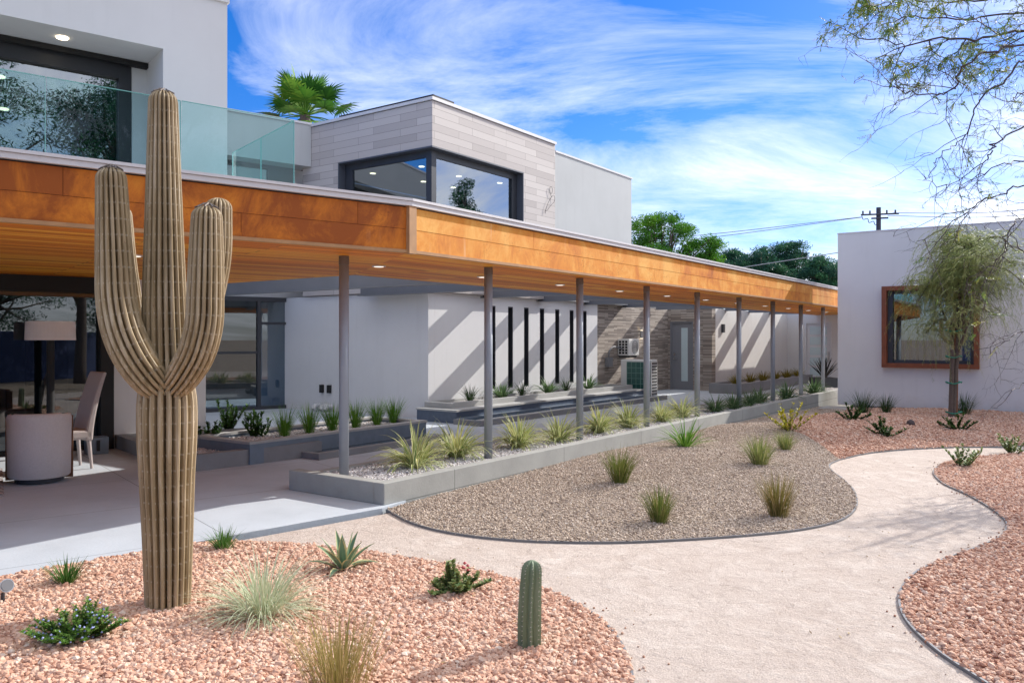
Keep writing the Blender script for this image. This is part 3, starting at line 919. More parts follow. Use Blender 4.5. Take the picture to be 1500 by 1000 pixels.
# ------------------------------------------------------------------ trellis beams
beam_a = [10.25, 12.15, 14.35, 16.6, 18.85, 21.1, 23.35, 25.6, 27.85, 30.1]
for i, a in enumerate(beam_a):
    wallN = -15.2 if a < 12 else (-11.02 if a < 24 else -9.62)
    if 12 < a < 12.4: wallN = -12.6; 
    lab = ['grey trellis beam nearest, over the fountain planter and left window', 'grey trellis beam meeting the blank grey wall, second nearest'][i] if i < 2 else \
        ['grey trellis beam above the left end of the slotted wall', 'grey trellis beam over the middle of the slotted wall', 'grey trellis beam over the right part of the slotted wall',
         'grey trellis beam above the white air conditioner', 'grey trellis beam beside the entry door in the stone wall', 'grey trellis beam over the left end of the striped white wall',
         'grey trellis beam over the middle of the striped white wall', 'grey trellis beam over the far end of the striped white wall'][i - 2]
    b = thing('trellis_beam', lab, 'beam', AN(a, -8.5, 2.5), 'grey beams between canopy and house')
    mb = MB(); mb.box(FA, a - 0.012, a + 0.012, wallN, -8.502, 2.578, 2.945); mb.build('web', M_BEAM, b)
    mb = MB(); mb.box(FA, a - 0.10, a + 0.10, wallN, -8.502, 2.558, 2.575); mb.build('flange', M_BEAM, b)
    mb = MB(); mb.box(FA, a - 0.10, a + 0.10, wallN, -8.502, 2.948, 2.965); mb.build('flange', M_BEAM, b)

# ------------------------------------------------------------------ house
H = thing('house', 'modern two-storey house of white stucco, pale boards and stone behind the orange canopy', 'house', LM(3, -9.1, 0))


def part(name, material, fn, parent=None, bevel=0.0, smooth=False):
    m_ = MB(); fn(m_); return m_.build(name, material, parent or H, bevel=bevel, smooth=smooth)


# --- upper left white wing
UL, UM, UT = 3.09, -9.08, 5.41
part('stucco_wall', M_WHITE, lambda m: (
    m.box(FL, 2.407, UL, UM - 0.66, UM, 3.0, UT), m.box(FL, -12, 2.407, UM - 0.66, UM, 4.75, UT),
    m.box(FL, 2.25, UL, UM - 4.5, UM - 0.66, 3.0, UT), m.box(FL, -12, UL, UM - 4.5, UM - 0.66, 4.745, UT),
    ))
part('parapet_cap', M_WHITE, lambda m: m.box(FL, -12, UL + 0.02, UM - 4.5, UM + 0.025, UT, UT + 0.05))
wd = part('window', M_DARK, lambda m: (m.box(FL, -12, 2.248, UM - 0.80, UM - 0.68, 4.55, 4.743), m.box(FL, 2.12, 2.248, UM - 0.80, UM - 0.68, 3.05, 4.55),
                                      m.box(FL, -12, 2.12, UM - 0.80, UM - 0.70, 3.0, 3.1)))
part('pane', M_GLASS, lambda m: m.box(FL, -12, 2.12, UM - 0.75, UM - 0.742, 3.1, 4.55), wd)
part('roller_track', M_BLACK, lambda m: m.box(FL, -12, 2.40, UM - 0.655, UM - 0.58, 4.69, 4.745))
part('ceiling', M_INTC, lambda m: m.box(FL, -12, 2.1, UM - 4.4, UM - 0.82, 4.66, 4.72))
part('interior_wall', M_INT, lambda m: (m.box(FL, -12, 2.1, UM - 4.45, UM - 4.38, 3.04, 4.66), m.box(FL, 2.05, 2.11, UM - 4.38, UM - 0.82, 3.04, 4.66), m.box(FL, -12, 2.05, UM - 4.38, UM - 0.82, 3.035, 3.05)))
for l, m in ((1.1, -10.9), (1.0, -11.6), (-0.2, -10.9), (-1.4, -10.9), (0.2, -12.0), (1.3, -12.4), (-0.8, -12.2), (-2.4, -11.2)):
    part('ceiling_light', M_LAMPI, lambda q: q.lathe([(0.065, -0.012), (0.065, 0.0)], 16, LM(l, m, 4.659)))
for l in (1.5, -0.6):
    part('ceiling_light', M_LAMPI, lambda q: q.lathe([(0.055, -0.012), (0.055, 0.0)], 16, LM(l, -9.38, 4.749)))

# --- strip wall behind balcony, between wing and board-clad block
part('stucco_wall', M_GREY, lambda m: (m.box(FL, -1, 7.84, -17.9, -17.4, 5.6, 6.55), m.box(FL, -1, 7.84, -21, -17.9, 5.6, 6.5)))
part('parapet_cap', M_CAP, lambda m: m.box(FL, -1, 7.85, -21, -17.37, 6.55, 6.60))
part('stucco_wall', M_WHITE, lambda m: m.box(FL, 7.62, 8.7, -18.4, -18.0, 2.99, 5.6))
w2 = part('window', M_DARK, lambda m: (m.box(FL, -1, 7.6, -17.95, -17.85, 5.5, 5.597), m.box(FL, 7.0, 7.6, -17.95, -17.85, 3.0, 5.5)))
part('pane', M_GLASSD, lambda m: m.box(FL, -1, 7.0, -17.91, -17.90, 3.0, 5.5), w2)
part('interior_wall', M_INT, lambda m: m.box(FL, -1, 7.6, -21, -20.9, 3.0, 5.59))
part('stucco_wall', M_WHITE, lambda m: m.box(FL, -1, 8.6, -21.0, -18.45, 2.62, 2.99))

# --- board-clad block
BA, BN, BT, NE, AE = 12.43, -10.83, 6.50, -14.5, 17.1
WZ0, WZ1, WNE, WAE = 3.65, 5.58, -13.6, 15.7
part('board_wall', M_CLADA, lambda m: (m.box(FA, BA, AE, BN - 0.28, BN, WZ1, BT), m.box(FA, WAE, AE, BN - 0.28, BN, WZ0, WZ1), m.box(FA, BA, AE, BN - 0.28, BN, 2.62, WZ0)))
part('board_wall', M_CLADB, lambda m: (m.box(FA, BA - 0.003, BA + 0.28, NE - 0.3, BN - 0.003, WZ1 + 0.001, BT - 0.001), m.box(FA, BA - 0.003, BA + 0.28, NE - 0.3, WNE, WZ0 + 0.001, WZ1),
                                       m.box(FA, BA - 0.003, BA + 0.28, NE - 0.3, BN - 0.003, 2.63, WZ0 - 0.001)))
part('parapet_cap', M_CAP, lambda m: (m.box(FA, BA - 0.035, AE + 0.02, NE - 0.3, BN + 0.035, BT + 0.012, BT + 0.075)))
part('parapet_shadow_gap', M_BLACK, lambda m: m.box(FA, BA + 0.01, AE, NE - 0.3, BN - 0.01, BT - 0.05, BT + 0.013))
part('roof_flashing', M_BLACK, lambda m: (m.box(FA, BA + 0.02, BA + 0.06, -13.6, BN + 0.01, BT + 0.0755, BT + 0.13), m.box(FA, BA + 0.06, BA + 0.7, BN - 0.04, BN, BT + 0.0755, BT + 0.13)))
cw = part('corner_window', M_BLUEGREY, lambda m: (
    m.box(FA, BA - 0.015, BA + 0.26, WNE, BN + 0.012, WZ1 - 0.03, WZ1 - 0.0005), m.box(FA, BA + 0.261, WAE, BN - 0.26, BN + 0.012, WZ1 - 0.03, WZ1 - 0.0005),
    m.box(FA, BA - 0.015, BA + 0.26, WNE, WNE + 0.03, WZ0, WZ1 - 0.031), m.box(FA, WAE - 0.03, WAE - 0.0005, BN - 0.26, BN + 0.012, WZ0, WZ1 - 0.031),
    m.box(FA, BA - 0.015, BA + 0.26, WNE + 0.031, BN + 0.012, WZ0 + 0.0005, WZ0 + 0.03), m.box(FA, BA + 0.261, WAE - 0.031, BN - 0.26, BN + 0.012, WZ0 + 0.0005, WZ0 + 0.03)))
part('frame', M_DARK, lambda m: (
    m.box(FA, BA + 0.17, BA + 0.24, WNE + 0.03, WNE + 0.27, WZ0 + 0.03, WZ1 - 0.03), m.box(FA, BA + 0.17, BA + 0.24, WNE + 0.271, BN - 0.24, WZ1 - 0.17, WZ1 - 0.031),
    m.box(FA, BA + 0.241, WAE - 0.231, BN - 0.24, BN - 0.17, WZ1 - 0.17, WZ1 - 0.031), m.box(FA, WAE - 0.23, WAE - 0.03, BN - 0.24, BN - 0.17, WZ0 + 0.03, WZ1 - 0.032),
    m.box(FA, BA + 0.15, BA + 0.30, BN - 0.30, BN - 0.15, WZ0 + 0.03, WZ1 - 0.033)), cw)
part('pane', M_GLASS, lambda m: m.box(FA, BA + 0.20, BA + 0.208, WNE + 0.27, BN - 0.30, WZ0 + 0.03, WZ1 - 0.17), cw)
part('pane', M_GLASS, lambda m: m.box(FA, BA + 0.30, WAE - 0.23, BN - 0.208, BN - 0.20, WZ0 + 0.03, WZ1 - 0.17), cw)
part('ceiling', M_INTC, lambda m: m.box(FA, BA + 0.29, AE - 0.1, NE, BN - 0.29, WZ1 - 0.14, WZ1 - 0.04))
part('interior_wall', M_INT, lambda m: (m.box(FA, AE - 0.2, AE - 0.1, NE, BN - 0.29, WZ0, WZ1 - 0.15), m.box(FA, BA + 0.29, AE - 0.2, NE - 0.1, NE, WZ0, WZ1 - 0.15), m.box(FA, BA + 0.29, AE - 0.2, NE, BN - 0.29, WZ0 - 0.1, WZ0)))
for a, n in ((13.3, -11.9), (14.6, -11.9), (14.6, -13.0), (15.8, -11.6), (13.2, -13.3), (15.6, -12.9)):
    part('ceiling_light', M_LAMPI, lambda q: q.lathe([(0.065, -0.012), (0.065, 0.0)], 16, AN(a, n, WZ1 - 0.141)))
wirep = [AN(16.62, BN + 0.03, 4.93), AN(16.70, BN + 0.03, 5.0), AN(16.85, BN + 0.04, 5.16), AN(17.0, BN + 0.04, 5.23), AN(17.03, BN + 0.04, 5.33), AN(16.9, BN + 0.04, 5.40), AN(16.8, BN + 0.03, 5.46),
         AN(16.74, BN + 0.03, 5.54), AN(16.76, BN + 0.03, 5.66), AN(16.86, BN + 0.03, 5.70), AN(16.92, BN + 0.03, 5.63), AN(16.88, BN + 0.03, 5.52), AN(16.80, BN + 0.02, 5.47)]
wirep = [AN(16.60, BN + 0.03, 4.72), AN(16.64, BN + 0.03, 4.86), AN(16.80, BN + 0.04, 5.10), AN(16.96, BN + 0.04, 5.22), AN(17.02, BN + 0.04, 5.16), AN(16.99, BN + 0.04, 5.06), AN(16.85, BN + 0.04, 4.96), AN(16.70, BN + 0.03, 4.82),
         AN(16.63, BN + 0.03, 4.79)]
part('bent_wire', M_BLACK, lambda m: (m.tube(smooth_path(wirep, 5), 0.005, 6), m.tube(smooth_path([AN(16.88, BN + 0.03, 5.17), AN(16.82, BN + .03, 5.27), AN(16.80, BN + .03, 5.36), AN(16.86, BN + .03, 5.42), AN(16.92, BN + .03, 5.38), AN(16.91, BN + .03, 5.29), AN(16.86, BN + .03, 5.24)], 5), 0.005, 6)))

# --- grey stucco block
part('stucco_wall', M_GREY, lambda m: (m.box(FA, AE + 0.002, 21.3, BN - 3.5, BN - 0.015, 2.62, 6.33)))
part('parapet_cap', M_CAP, lambda m: m.box(FA, AE + 0.022, 21.33, BN - 3.5, BN + 0.01, 6.33, 6.375))
part('stucco_wall', M_GREY, lambda m: m.box(FA, AE - 0.1, AE + 0.001, NE - 0.3, BN - 0.3, 2.62, BT))
part('roof_deck', M_ROOF, lambda m: m.box(FA, 12.75, 32.2, -15.0, -11.2, 2.9, 2.99))

# --- blank grey wall and slotted wall
SN = -11.0
part('stucco_wall', M_WHITE, lambda m: m.box(FA, 12.5, 12.7, -16.6, SN - 0.0, -0.05, 2.615))
slot_a = [14.72, 15.41, 16.07, 16.76, 17.47, 18.18, 18.86]


def slotwall(m):
    u = 12.702
    for a in slot_a:
        m.box(FA, u, a - 0.10, SN - 0.22, SN, -0.05, 2.615); u = a + 0.10
        m.box(FA, a - 0.10, a + 0.10, SN - 0.22, SN, -0.05, 0.5); m.box(FA, a - 0.10, a + 0.10, SN - 0.22, SN, 2.40, 2.615)
    m.box(FA, u, 19.55, SN - 0.22, SN, -0.05, 2.615)


part('slotted_wall', M_WHITE, slotwall)
for a in slot_a:
    w_ = part('slot_window', M_DARK, lambda m: (m.box(FA, a - 0.0995, a - 0.078, SN - 0.20, SN - 0.004, 0.501, 2.399), m.box(FA, a + 0.078, a + 0.0995, SN - 0.20, SN - 0.004, 0.501, 2.399), m.box(FA, a - 0.077, a + 0.077, SN - 0.20, SN - 0.004, 2.37, 2.399), m.box(FA, a - 0.077, a + 0.077, SN - 0.20, SN - 0.004, 0.501, 0.525)))
    part('pane', M_DARK, lambda m: m.box(FA, a - 0.077, a + 0.077, SN - 0.13, SN - 0.12, 0.526, 2.369), w_)
for i, n in enumerate((-14.25, -14.0)):
    part('outlet', M_BLACK, lambda m: m.box(FA, 12.44, 12.499, n, n + 0.1, 0.42, 0.60))
for n in (-14.3, -14.05, -13.9):
    part('pipe_stub', M_CAP, lambda m: m.tube([AN(12.5, n, 0.12), AN(12.35, n, 0.12), AN(12.3, n, 0.05)], 0.05, 10))

# --- stone entry with grey door
part('stone_wall', M_STONEA, lambda m: m.box(FA, 19.552, 24.4, SN - 0.4, SN - 0.10, -0.05, 2.615))
DN0, DN1, DZ = -10.98, -10.28, 2.16
part('stone_wall', M_STONEB, lambda m: (m.box(FA, 24.4, 24.7, -11.4, DN0 - 0.05, -0.05, 2.616), m.box(FA, 24.4, 24.7, DN1 + 0.05, -9.60, -0.05, 2.616), m.box(FA, 24.4, 24.7, DN0 - 0.05, DN1 + 0.05, DZ + 0.05, 2.616)))
dr = part('entry_door', M_DOOR, lambda m: (m.box(FA, 24.47, 24.52, DN0, DN1, 0.0, DZ), m.box(FA, 24.42, 24.6, DN0 - 0.049, DN0 - 0.001, -0.05, DZ + 0.049), m.box(FA, 24.42, 24.6, DN1 + 0.001, DN1 + 0.049, -0.05, DZ + 0.049), m.box(FA, 24.42, 24.6, DN0, DN1, DZ + 0.002, DZ + 0.048)))
part('pane', M_FROST, lambda m: m.box(FA, 24.462, 24.469, -10.66, -10.44, 0.28, 2.0), dr)
part('handle', M_STEEL, lambda m: (m.box(FA, 24.42, 24.469, -10.92, -10.87, 0.98, 1.02), m.box(FA, 24.41, 24.43, -10.92, -10.79, 0.985, 1.01), m.box(FA, 24.44, 24.469, -10.92, -10.86, 1.12, 1.18)), dr)

# --- striped white wall and far end wall with glazed door
part('stucco_wall', M_SHADEWALL, lambda m: m.box(FA, 24.702, 32.3, -9.9, -9.60, -0.05, 2.617))
part('wall_light_plate', M_DARK, lambda m: m.box(FA, 25.2, 25.34, -9.598, -9.52, 1.85, 2.12))
EA = 32.3
GD0, GD1 = -8.86, -7.98
part('stucco_wall', M_SHADEWALL, lambda m: (m.box(FA, EA, EA + 0.2, -9.6, GD0 - 0.06, -0.05, 3.0), m.box(FA, EA, EA + 0.2, GD1 + 0.06, -3.0, -0.05, 3.0), m.box(FA, EA, EA + 0.2, GD0 - 0.06, GD1 + 0.06, 2.3, 3.0)))
gd = part('glazed_door', M_WDOOR, lambda m: (m.box(FA, EA + 0.05, EA + 0.09, GD0, GD1, 0, 2.25), m.box(FA, EA - 0.012, EA + 0.1, GD0 - 0.059, GD0 - 0.001, -0.05, 2.299), m.box(FA, EA - 0.012, EA + 0.1, GD1 + 0.001, GD1 + 0.059, -0.05, 2.299), m.box(FA, EA - 0.011, EA + 0.1, GD0, GD1, 2.252, 2.298)))
for k in range(5):
    z0 = 0.22 + k * 0.40
    part('pane', M_FROST, lambda m: m.box(FA, EA + 0.042, EA + 0.049, GD0 + 0.12, GD1 - 0.12, z0, z0 + 0.30), gd)
part('handle', M_STEEL, lambda m: m.box(FA, EA + 0.0, EA + 0.049, GD1 - 0.08, GD1 - 0.05, 0.75, 1.15), gd)

# --- left ground floor : white pier, glass doors, room, tall window
part('stucco_wall', M_WHITE, lambda m: m.box(FL, 2.80, 4.18, -13.6, -13.3, -0.05, ZS))
gdr = part('glass_doors', M_BLACK, lambda m: (m.box(FL, 2.62, 2.798, -13.5, -13.2, 0, ZS - 0.001), m.box(FL, -6, 2.62, -13.5, -13.2, 2.33, ZS - 0.001), m.box(FL, 0.92, 1.0, -13.44, -13.3, 0.05, 2.33), m.box(FL, -1.2, -1.12, -13.44, -13.3, 0.05, 2.33), m.box(FL, -6, 2.62, -13.44, -13.3, 0.0, 0.05)))
part('pane', M_GLASSD, lambda m: m.box(FL, -6, 2.62, -13.39, -13.38, 0.05, 2.33), gdr)
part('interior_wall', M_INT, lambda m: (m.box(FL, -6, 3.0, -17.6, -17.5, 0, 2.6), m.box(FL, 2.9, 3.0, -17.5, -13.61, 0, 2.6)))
part('ceiling', M_INTC, lambda m: m.box(FL, -6, 3.0, -17.6, -13.55, 2.45, 2.54))
part('interior_post', M_BLACK, lambda m: (m.box(FL, 1.9, 2.02, -15.2, -15.08, 0, 2.1),))
for l, m in ((0.6, -14.4), (1.4, -14.4), (1.0, -15.6), (2.1, -15.0)):
    part('ceiling_light', M_LAMPI, lambda q: q.lathe([(0.065, -0.012), (0.065, 0.0)], 16, LM(l, m, 2.449)))
tw = part('window', M_DARK, lambda m: (m.box(FL, 5.2, 8.05, -18.46, -18.36, 2.52, 2.619), m.box(FL, 5.2, 8.05, -18.46, -18.36, 0.0, 0.08), m.box(FL, 7.95, 8.05, -18.46, -18.36, 0.08, 2.52), m.box(FL, 6.95, 7.03, -18.46, -18.36, 0.08, 2.52),
                                      m.box(FL, 5.2, 6.95, -18.45, -18.37, 1.30, 1.36), m.box(FL, 7.03, 7.95, -18.45, -18.37, 1.98, 2.04)))
part('pane', M_GLASSD, lambda m: m.box(FL, 5.2, 7.95, -18.42, -18.41, 0.08, 2.52), tw)
part('interior_wall', M_INT, lambda m: (m.box(FL, 4, 9, -22, -21.9, 0, 2.6), m.box(FL, 4, 9, -22, -18.5, 2.53, 2.6)))
part('stucco_wall', M_WHITE, lambda m: m.box(FL, 8.052, 9.4, -18.6, -18.3, -0.05, 2.618))
part('stucco_wall', M_WHITE, lambda m: m.box(FL, 4.0, 4.17, -18.6, -13.602, -0.05, 2.56))
part('downpipe', M_DARK, lambda m: m.box(FL, 8.2, 8.25, -18.3, -18.25, 1.3, 2.5))
part('picture', M_CFRAME, lambda m: m.box(FL, 6.25, 6.6, -21.89, -21.86, 1.3, 2.0))

# ------------------------------------------------------------------ balustrade
ld = lc - 1.22; mr = mc - 0.10
br = thing('glass_balustrade', 'frameless blue green glass balustrade on the canopy roof edge', 'balustrade', LM(ld, mr, ZT))
RZ0, RZ1 = ZT + 0.06, 3.735
us = [lc - 11, -3.1, -2.06, -1.02, 0.02, 1.06, 2.10, ld]
for u0, u1 in zip(us[:-1], us[1:]):
    mb = MB(); mb.box(FL, u0 + 0.006, u1 - 0.006, mr - 0.006, mr + 0.006, RZ0, RZ1); g = mb.build('glass_panel', M_RAIL, br)
    mb = MB(); mb.box(FL, u0 + 0.006, u1 - 0.006, mr - 0.0062, mr + 0.0062, RZ1 + 0.001, RZ1 + 0.006); mb.box(FL, u1 - 0.0055, u1 - 0.001, mr - 0.006, mr + 0.006, RZ0, RZ1); mb.build('glass_edge', M_GEDGE, g)
for v0, v1 in ((mr - 0.02, mr - 0.85), (mr - 0.862, mr - 1.70)):
    mb = MB(); mb.box(FL, ld - 0.006, ld + 0.006, v1, v0, RZ0, RZ1); g = mb.build('glass_panel', M_RAIL, br)
    mb = MB(); mb.box(FL, ld - 0.0062, ld + 0.0062, v1, v0, RZ1 + 0.001, RZ1 + 0.007); mb.box(FL, ld - 0.006, ld + 0.006, v1 - 0.008, v1 - 0.001, RZ0, RZ1); mb.build('glass_edge', M_GEDGE, g)
mb = MB(); mb.box(FL, us[0], ld, mr - 0.035, mr + 0.035, ZT + 0.0, ZT + 0.055); mb.build('base_channel', M_CAP, br)
mb = MB(); mb.box(FA, 9.2, 10.0, -9.9 + 1.6, -9.0 + 1.6, ZT, ZT + 0.02)

# skylight on canopy roof
sk = LM(lc - 0.75, mc - 0.5, ZT)
mb = MB(); mb.box(FL, lc - 1.15, lc - 0.35, mc - 0.75, mc - 0.2, ZT, ZT + 0.05); mb.prism([(q.x, q.y) for q in (LM(lc - 1.1, mc - 0.7), LM(lc - 0.4, mc - 0.7), LM(lc - 0.4, mc - 0.25), LM(lc - 1.1, mc - 0.25))], ZT + 0.05, ZT + 0.13)
tag(mb.build('roof_hatch', M_CAP, at=sk, bevel=0.03), 'small white hatch lying on the canopy roof before the corner window', 'hatch')

# ------------------------------------------------------------------ right building
RA, RN, RT = 22.0, -5.24, 4.37
R = thing('right_building', 'single-storey white stucco building with one rusty framed window', 'building', AN(RA, RN, -0.2))
W0, W1, WB, WT = -4.16, -2.03, 0.93, 2.96
part('stucco_wall', M_RB, lambda m: (m.box(FA, RA, RA + 1.17, RN, W0, -0.06, RT), m.box(FA, RA, RA + 1.17, W1, 11.5, -0.06, RT), m.box(FA, RA, RA + 1.17, W0, W1, -0.06, WB), m.box(FA, RA, RA + 1.17, W0, W1, WT, RT),
                                    m.box(FA, RA + 1.171, RA + 11, -1.6, 11.5, -0.06, RT - 0.6)), R)
part('plinth', M_CONC3, lambda m: m.box(FA, RA + 0.05, RA + 1.1, RN + 0.3, 11.5, -0.5, -0.075), R)
part('parapet_cap', M_RB, lambda m: m.box(FA, RA - 0.012, RA + 1.18, RN - 0.012, 11.5, RT, RT + 0.022), R)
rw = part('window', M_CFRAME, lambda m: (m.box(FA, RA - 0.14, RA + 0.25, W0, W0 + 0.11, WB, WT), m.box(FA, RA - 0.14, RA + 0.25, W1 - 0.11, W1, WB, WT), m.box(FA, RA - 0.139, RA + 0.25, W0 + 0.111, W1 - 0.111, WT - 0.11, WT), m.box(FA, RA - 0.139, RA + 0.25, W0 + 0.111, W1 - 0.111, WB, WB + 0.11)), R)
i0, i1, j0, j1 = W0 + 0.11, W1 - 0.11, WB + 0.11, WT - 0.11
part('frame', M_DARK, lambda m: (m.box(FA, RA + 0.02, RA + 0.2, i0 + 0.001, i0 + 0.12, j0, j1), m.box(FA, RA + 0.08, RA + 0.2, i1 - 0.08, i1 - 0.001, j0, j1), m.box(FA, RA + 0.08, RA + 0.2, i0 + 0.121, i1 - 0.081, j1 - 0.08, j1 - 0.001), m.box(FA, RA + 0.08, RA + 0.2, i0 + 0.121, i1 - 0.081, j0 + 0.001, j0 + 0.08)), rw)
part('pane', M_GLASSR, lambda m: m.box(FA, RA + 0.12, RA + 0.128, i0 + 0.12, i1 - 0.08, j0 + 0.08, j1 - 0.08), rw)
part('interior_wall', M_INT, lambda m: (m.box(FA, RA + 0.9, RA + 0.95, i0, i1, j0, j1), m.box(FA, RA + 0.2, RA + 0.9, i0, i1, j0 - 0.02, j0 + 0.02)), R)
part('blind', M_SHADE, lambda m: [m.box(FA, RA + 0.4, RA + 0.42, i0 + 0.15 + k * 0.17, i0 + 0.25 + k * 0.17, j0 + 0.05, j0 + 0.85) for k in range(10)], R)
part('vent_hood', M_ACW, lambda m: m.tube([AN(RA - 0.002, -4.78, 0.0), AN(RA - 0.10, -4.78, 0.0), AN(RA - 0.14, -4.78, -0.05)], [0.06, 0.065, 0.05], 12), R, smooth=True)

# ------------------------------------------------------------------ courtyard planters and fountain
lp = thing('low_planter', 'low dark concrete planter with dark shrubs beside the left wing', 'planter', (-4.06, 9.88, 0))
q1, q2 = Vector((-4.06, 9.88, 0)), Vector((-2.69, 11.39, 0)); q4 = Vector((-6.1, 12.3, 0)); q3 = Vector((-4.2, 13.2, 0))
quad = [q1, q2, q3, q4]; cen = (q1 + q2 + q3 + q4) / 4


def inset(P, d):
    n = len(P); out = []
    for i in range(n):
        a, b, c = P[i - 1], P[i], P[(i + 1) % n]
        e1 = (b - a).normalized(); e2 = (c - b).normalized()
        n1 = Vector((-e1.y, e1.x, 0)); n2 = Vector((-e2.y, e2.x, 0))
        k = (n1 + n2); out.append(b + k * (d / max(0.2, 1 + n1.dot(n2))))
    return out


def ringwall(m_, P, d, z0, z1):
    I = inset(P, d); n = len(P)
    for i in range(n):
        j = (i + 1) % n
        m_.prism([(P[i].x, P[i].y), (P[j].x, P[j].y), (I[j].x, I[j].y), (I[i].x, I[i].y)], z0, z1)
    return I


mb = MB(); I = ringwall(mb, quad, 0.13, -0.02, 0.20); mb.build('planter_wall', M_CONC2, lp)
mb = MB(); mb.prism([(p.x, p.y) for p in inset(quad, 0.12)], 0.0, 0.12); mb.build('planter_fill', M_WHTBED, lp)
stones('white_gravel', I, 9000, 0.0125, M_WHT, 8, False, 0.125, lambda X, Y: X * 0)

ft = thing('fountain_planter', 'raised blue tiled planter with green grasses and white ledge in the courtyard', 'planter', AN(10, -8.9, 0))
fq = [AN(6.6, -8.9), AN(10.06, -8.9), AN(10.06, -10.15), AN(6.6, -10.15)]
mb = MB(); fi = ringwall(mb, fq[::-1] if False else [fq[0], fq[1], fq[2], fq[3]], 0.1, 0.0, 0.265); mb.build('tiled_wall', M_BLUELIT, ft)
mb = MB(); mb.prism([(p.x, p.y) for p in inset(fq, 0.09)], 0.0, 0.22); mb.build('planter_fill', M_WHTBED, ft)
mb = MB(); ringwall(mb, inset(fq, -0.015), 0.13, 0.266, 0.30); mb.build('ledge', M_CONC3, ft)
stones('white_gravel', inset(fq, 0.11), 6000, 0.0125, M_WHT, 9, False, 0.22, lambda X, Y: X * 0)
ps = thing('reflecting_pool', 'narrow dark rimmed pool running along the foot of the tiled planters', 'pool', AN(12, -8.7, 0))
pq = [AN(7.4, -8.45), AN(18.6, -9.15), AN(18.6, -9.75), AN(10.2, -9.75), AN(10.2, -8.89), AN(7.4, -8.89)]
mb = MB(); mb.box(FA, 7.4, 10.2, -8.60, -8.48, 0.0, 0.085); mb.box(FA, 7.4, 7.5, -8.89, -8.605, 0.0, 0.085); mb.box(FA, 12.0, 20.3, -9.36, -9.25, 0.0, 0.10); mb.box(FA, 12.0, 12.12, -9.92, -9.361, 0.0, 0.10); mb.build('rim', M_CONC2, ps)
mb = MB(); mb.box(FA, 12.0, 20.3, -9.37, -9.24, 0.1005, 0.118); mb.build('coping', M_CONC3, ps)
mb = MB(); mb.box(FA, 7.5, 10.2, -8.885, -8.605, 0.0, 0.07); mb.build('water', M_WATER, ps)
mb = MB(); mb.box(FA, 12.12, 20.3, -9.799, -9.361, 0.0, 0.085); mb.build('water', M_WATER, ps)

sp = thing('slot_planter', 'long raised concrete planter at the foot of the slotted white wall', 'planter', AN(12.5, -10.4, 0))
sq = [AN(12.35, -10.25), AN(20.2, -10.25), AN(20.2, -10.97), AN(12.35, -10.97)]
mb = MB(); si = ringwall(mb, sq, 0.1, 0.263, 0.37); mb.build('planter_wall', M_CONC3, sp)
mb = MB(); mb.prism([(p.x, p.y) for p in inset(sq, 0.09)], 0.2, 0.32); mb.build('planter_fill', M_WHTBED, sp)
mb = MB(); mb.box(FA, 12.1, 20.3, -10.98, -9.92, 0.225, 0.262); mb.build('ledge', M_CONC3, sp)
mb = MB(); mb.box(FA, 12.13, 20.3, -10.98, -9.95, 0.0, 0.224); mb.build('tiled_base', M_BLUETILE, sp)
mb = MB(); mb.box(FA, 12.13, 20.3, -9.949, -9.80, 0.0, 0.11); mb.build('step', M_BLUELIT, sp)

fp = thing('far_planter', 'raised dark planter of golden grasses before the striped white wall', 'planter', AN(25, -8.7, 0))
tq = [AN(23.4, -8.35), AN(31.3, -8.35), AN(31.3, -9.3), AN(23.4, -9.3)]
mb = MB(); ringwall(mb, tq, 0.1, 0.0, 0.30); mb.build('planter_wall', M_CONC2, fp)
mb = MB(); mb.prism([(p.x, p.y) for p in inset(tq, 0.09)], 0.0, 0.22); mb.build('planter_fill', M_WHTBED, fp)

# ------------------------------------------------------------------ air conditioners and lamps
ac = thing('air_conditioner', 'large white air conditioner with green grid front beside the stone wall', 'air conditioner', AN(19.4, -10.3, 0.1))
a0, a1, v0, v1, z0, z1 = 19.6, 19.98, -10.32, -9.42, 0.02, 1.06
a0, a1, v0, v1 = 20.45, 20.85, -10.75, -9.80
mb = MB(); mb.box(FA, a0, a1, v0, v1, z0, z1); mb.build('cabinet', M_ACW, ac, bevel=0.02)
mb = MB(); mb.box(FA, a0 - 0.012, a0 - 0.002, v0 + 0.2, v1 - 0.03, z0 + 0.06, z1 - 0.06); mb.build('coil', M_ACG, ac)
mb = MB()
for k in range(6): mb.box(FA, a0 - 0.022, a0 - 0.013, v0 + 0.2 + k * 0.142, v0 + 0.212 + k * 0.142, z0 + 0.06, z1 - 0.06)
for k in range(7): mb.box(FA, a0 - 0.0225, a0 - 0.0128, v0 + 0.2, v1 - 0.03, z0 + 0.06 + k * 0.15, z0 + 0.07 + k * 0.15)
mb.build('guard_grid', plain('pale_green_wire', (0.16, 0.30, 0.27), 0.5), ac)
mb = MB()
for i in range(4):
    for k in range(11): mb.box(FA, a0 + 0.05 + i * 0.08, a0 + 0.105 + i * 0.08, v1 + 0.001, v1 + 0.005, z0 + 0.06 + k * 0.085, z0 + 0.115 + k * 0.085)
mb.build('side_grille', M_BLACK, ac)
ac2 = thing('air_conditioner', 'small white air conditioner mounted above the green fronted unit', 'air conditioner', AN(21.3, -10.9, 1.2))
a0, a1, v0, v1, z0, z1 = 20.9, 21.55, -11.09, -10.72, 1.16, 1.64
mb = MB(); mb.box(FA, a0, a1, v0, v1, z0, z1); mb.build('cabinet', M_ACW, ac2, bevel=0.02)
mb = MB()
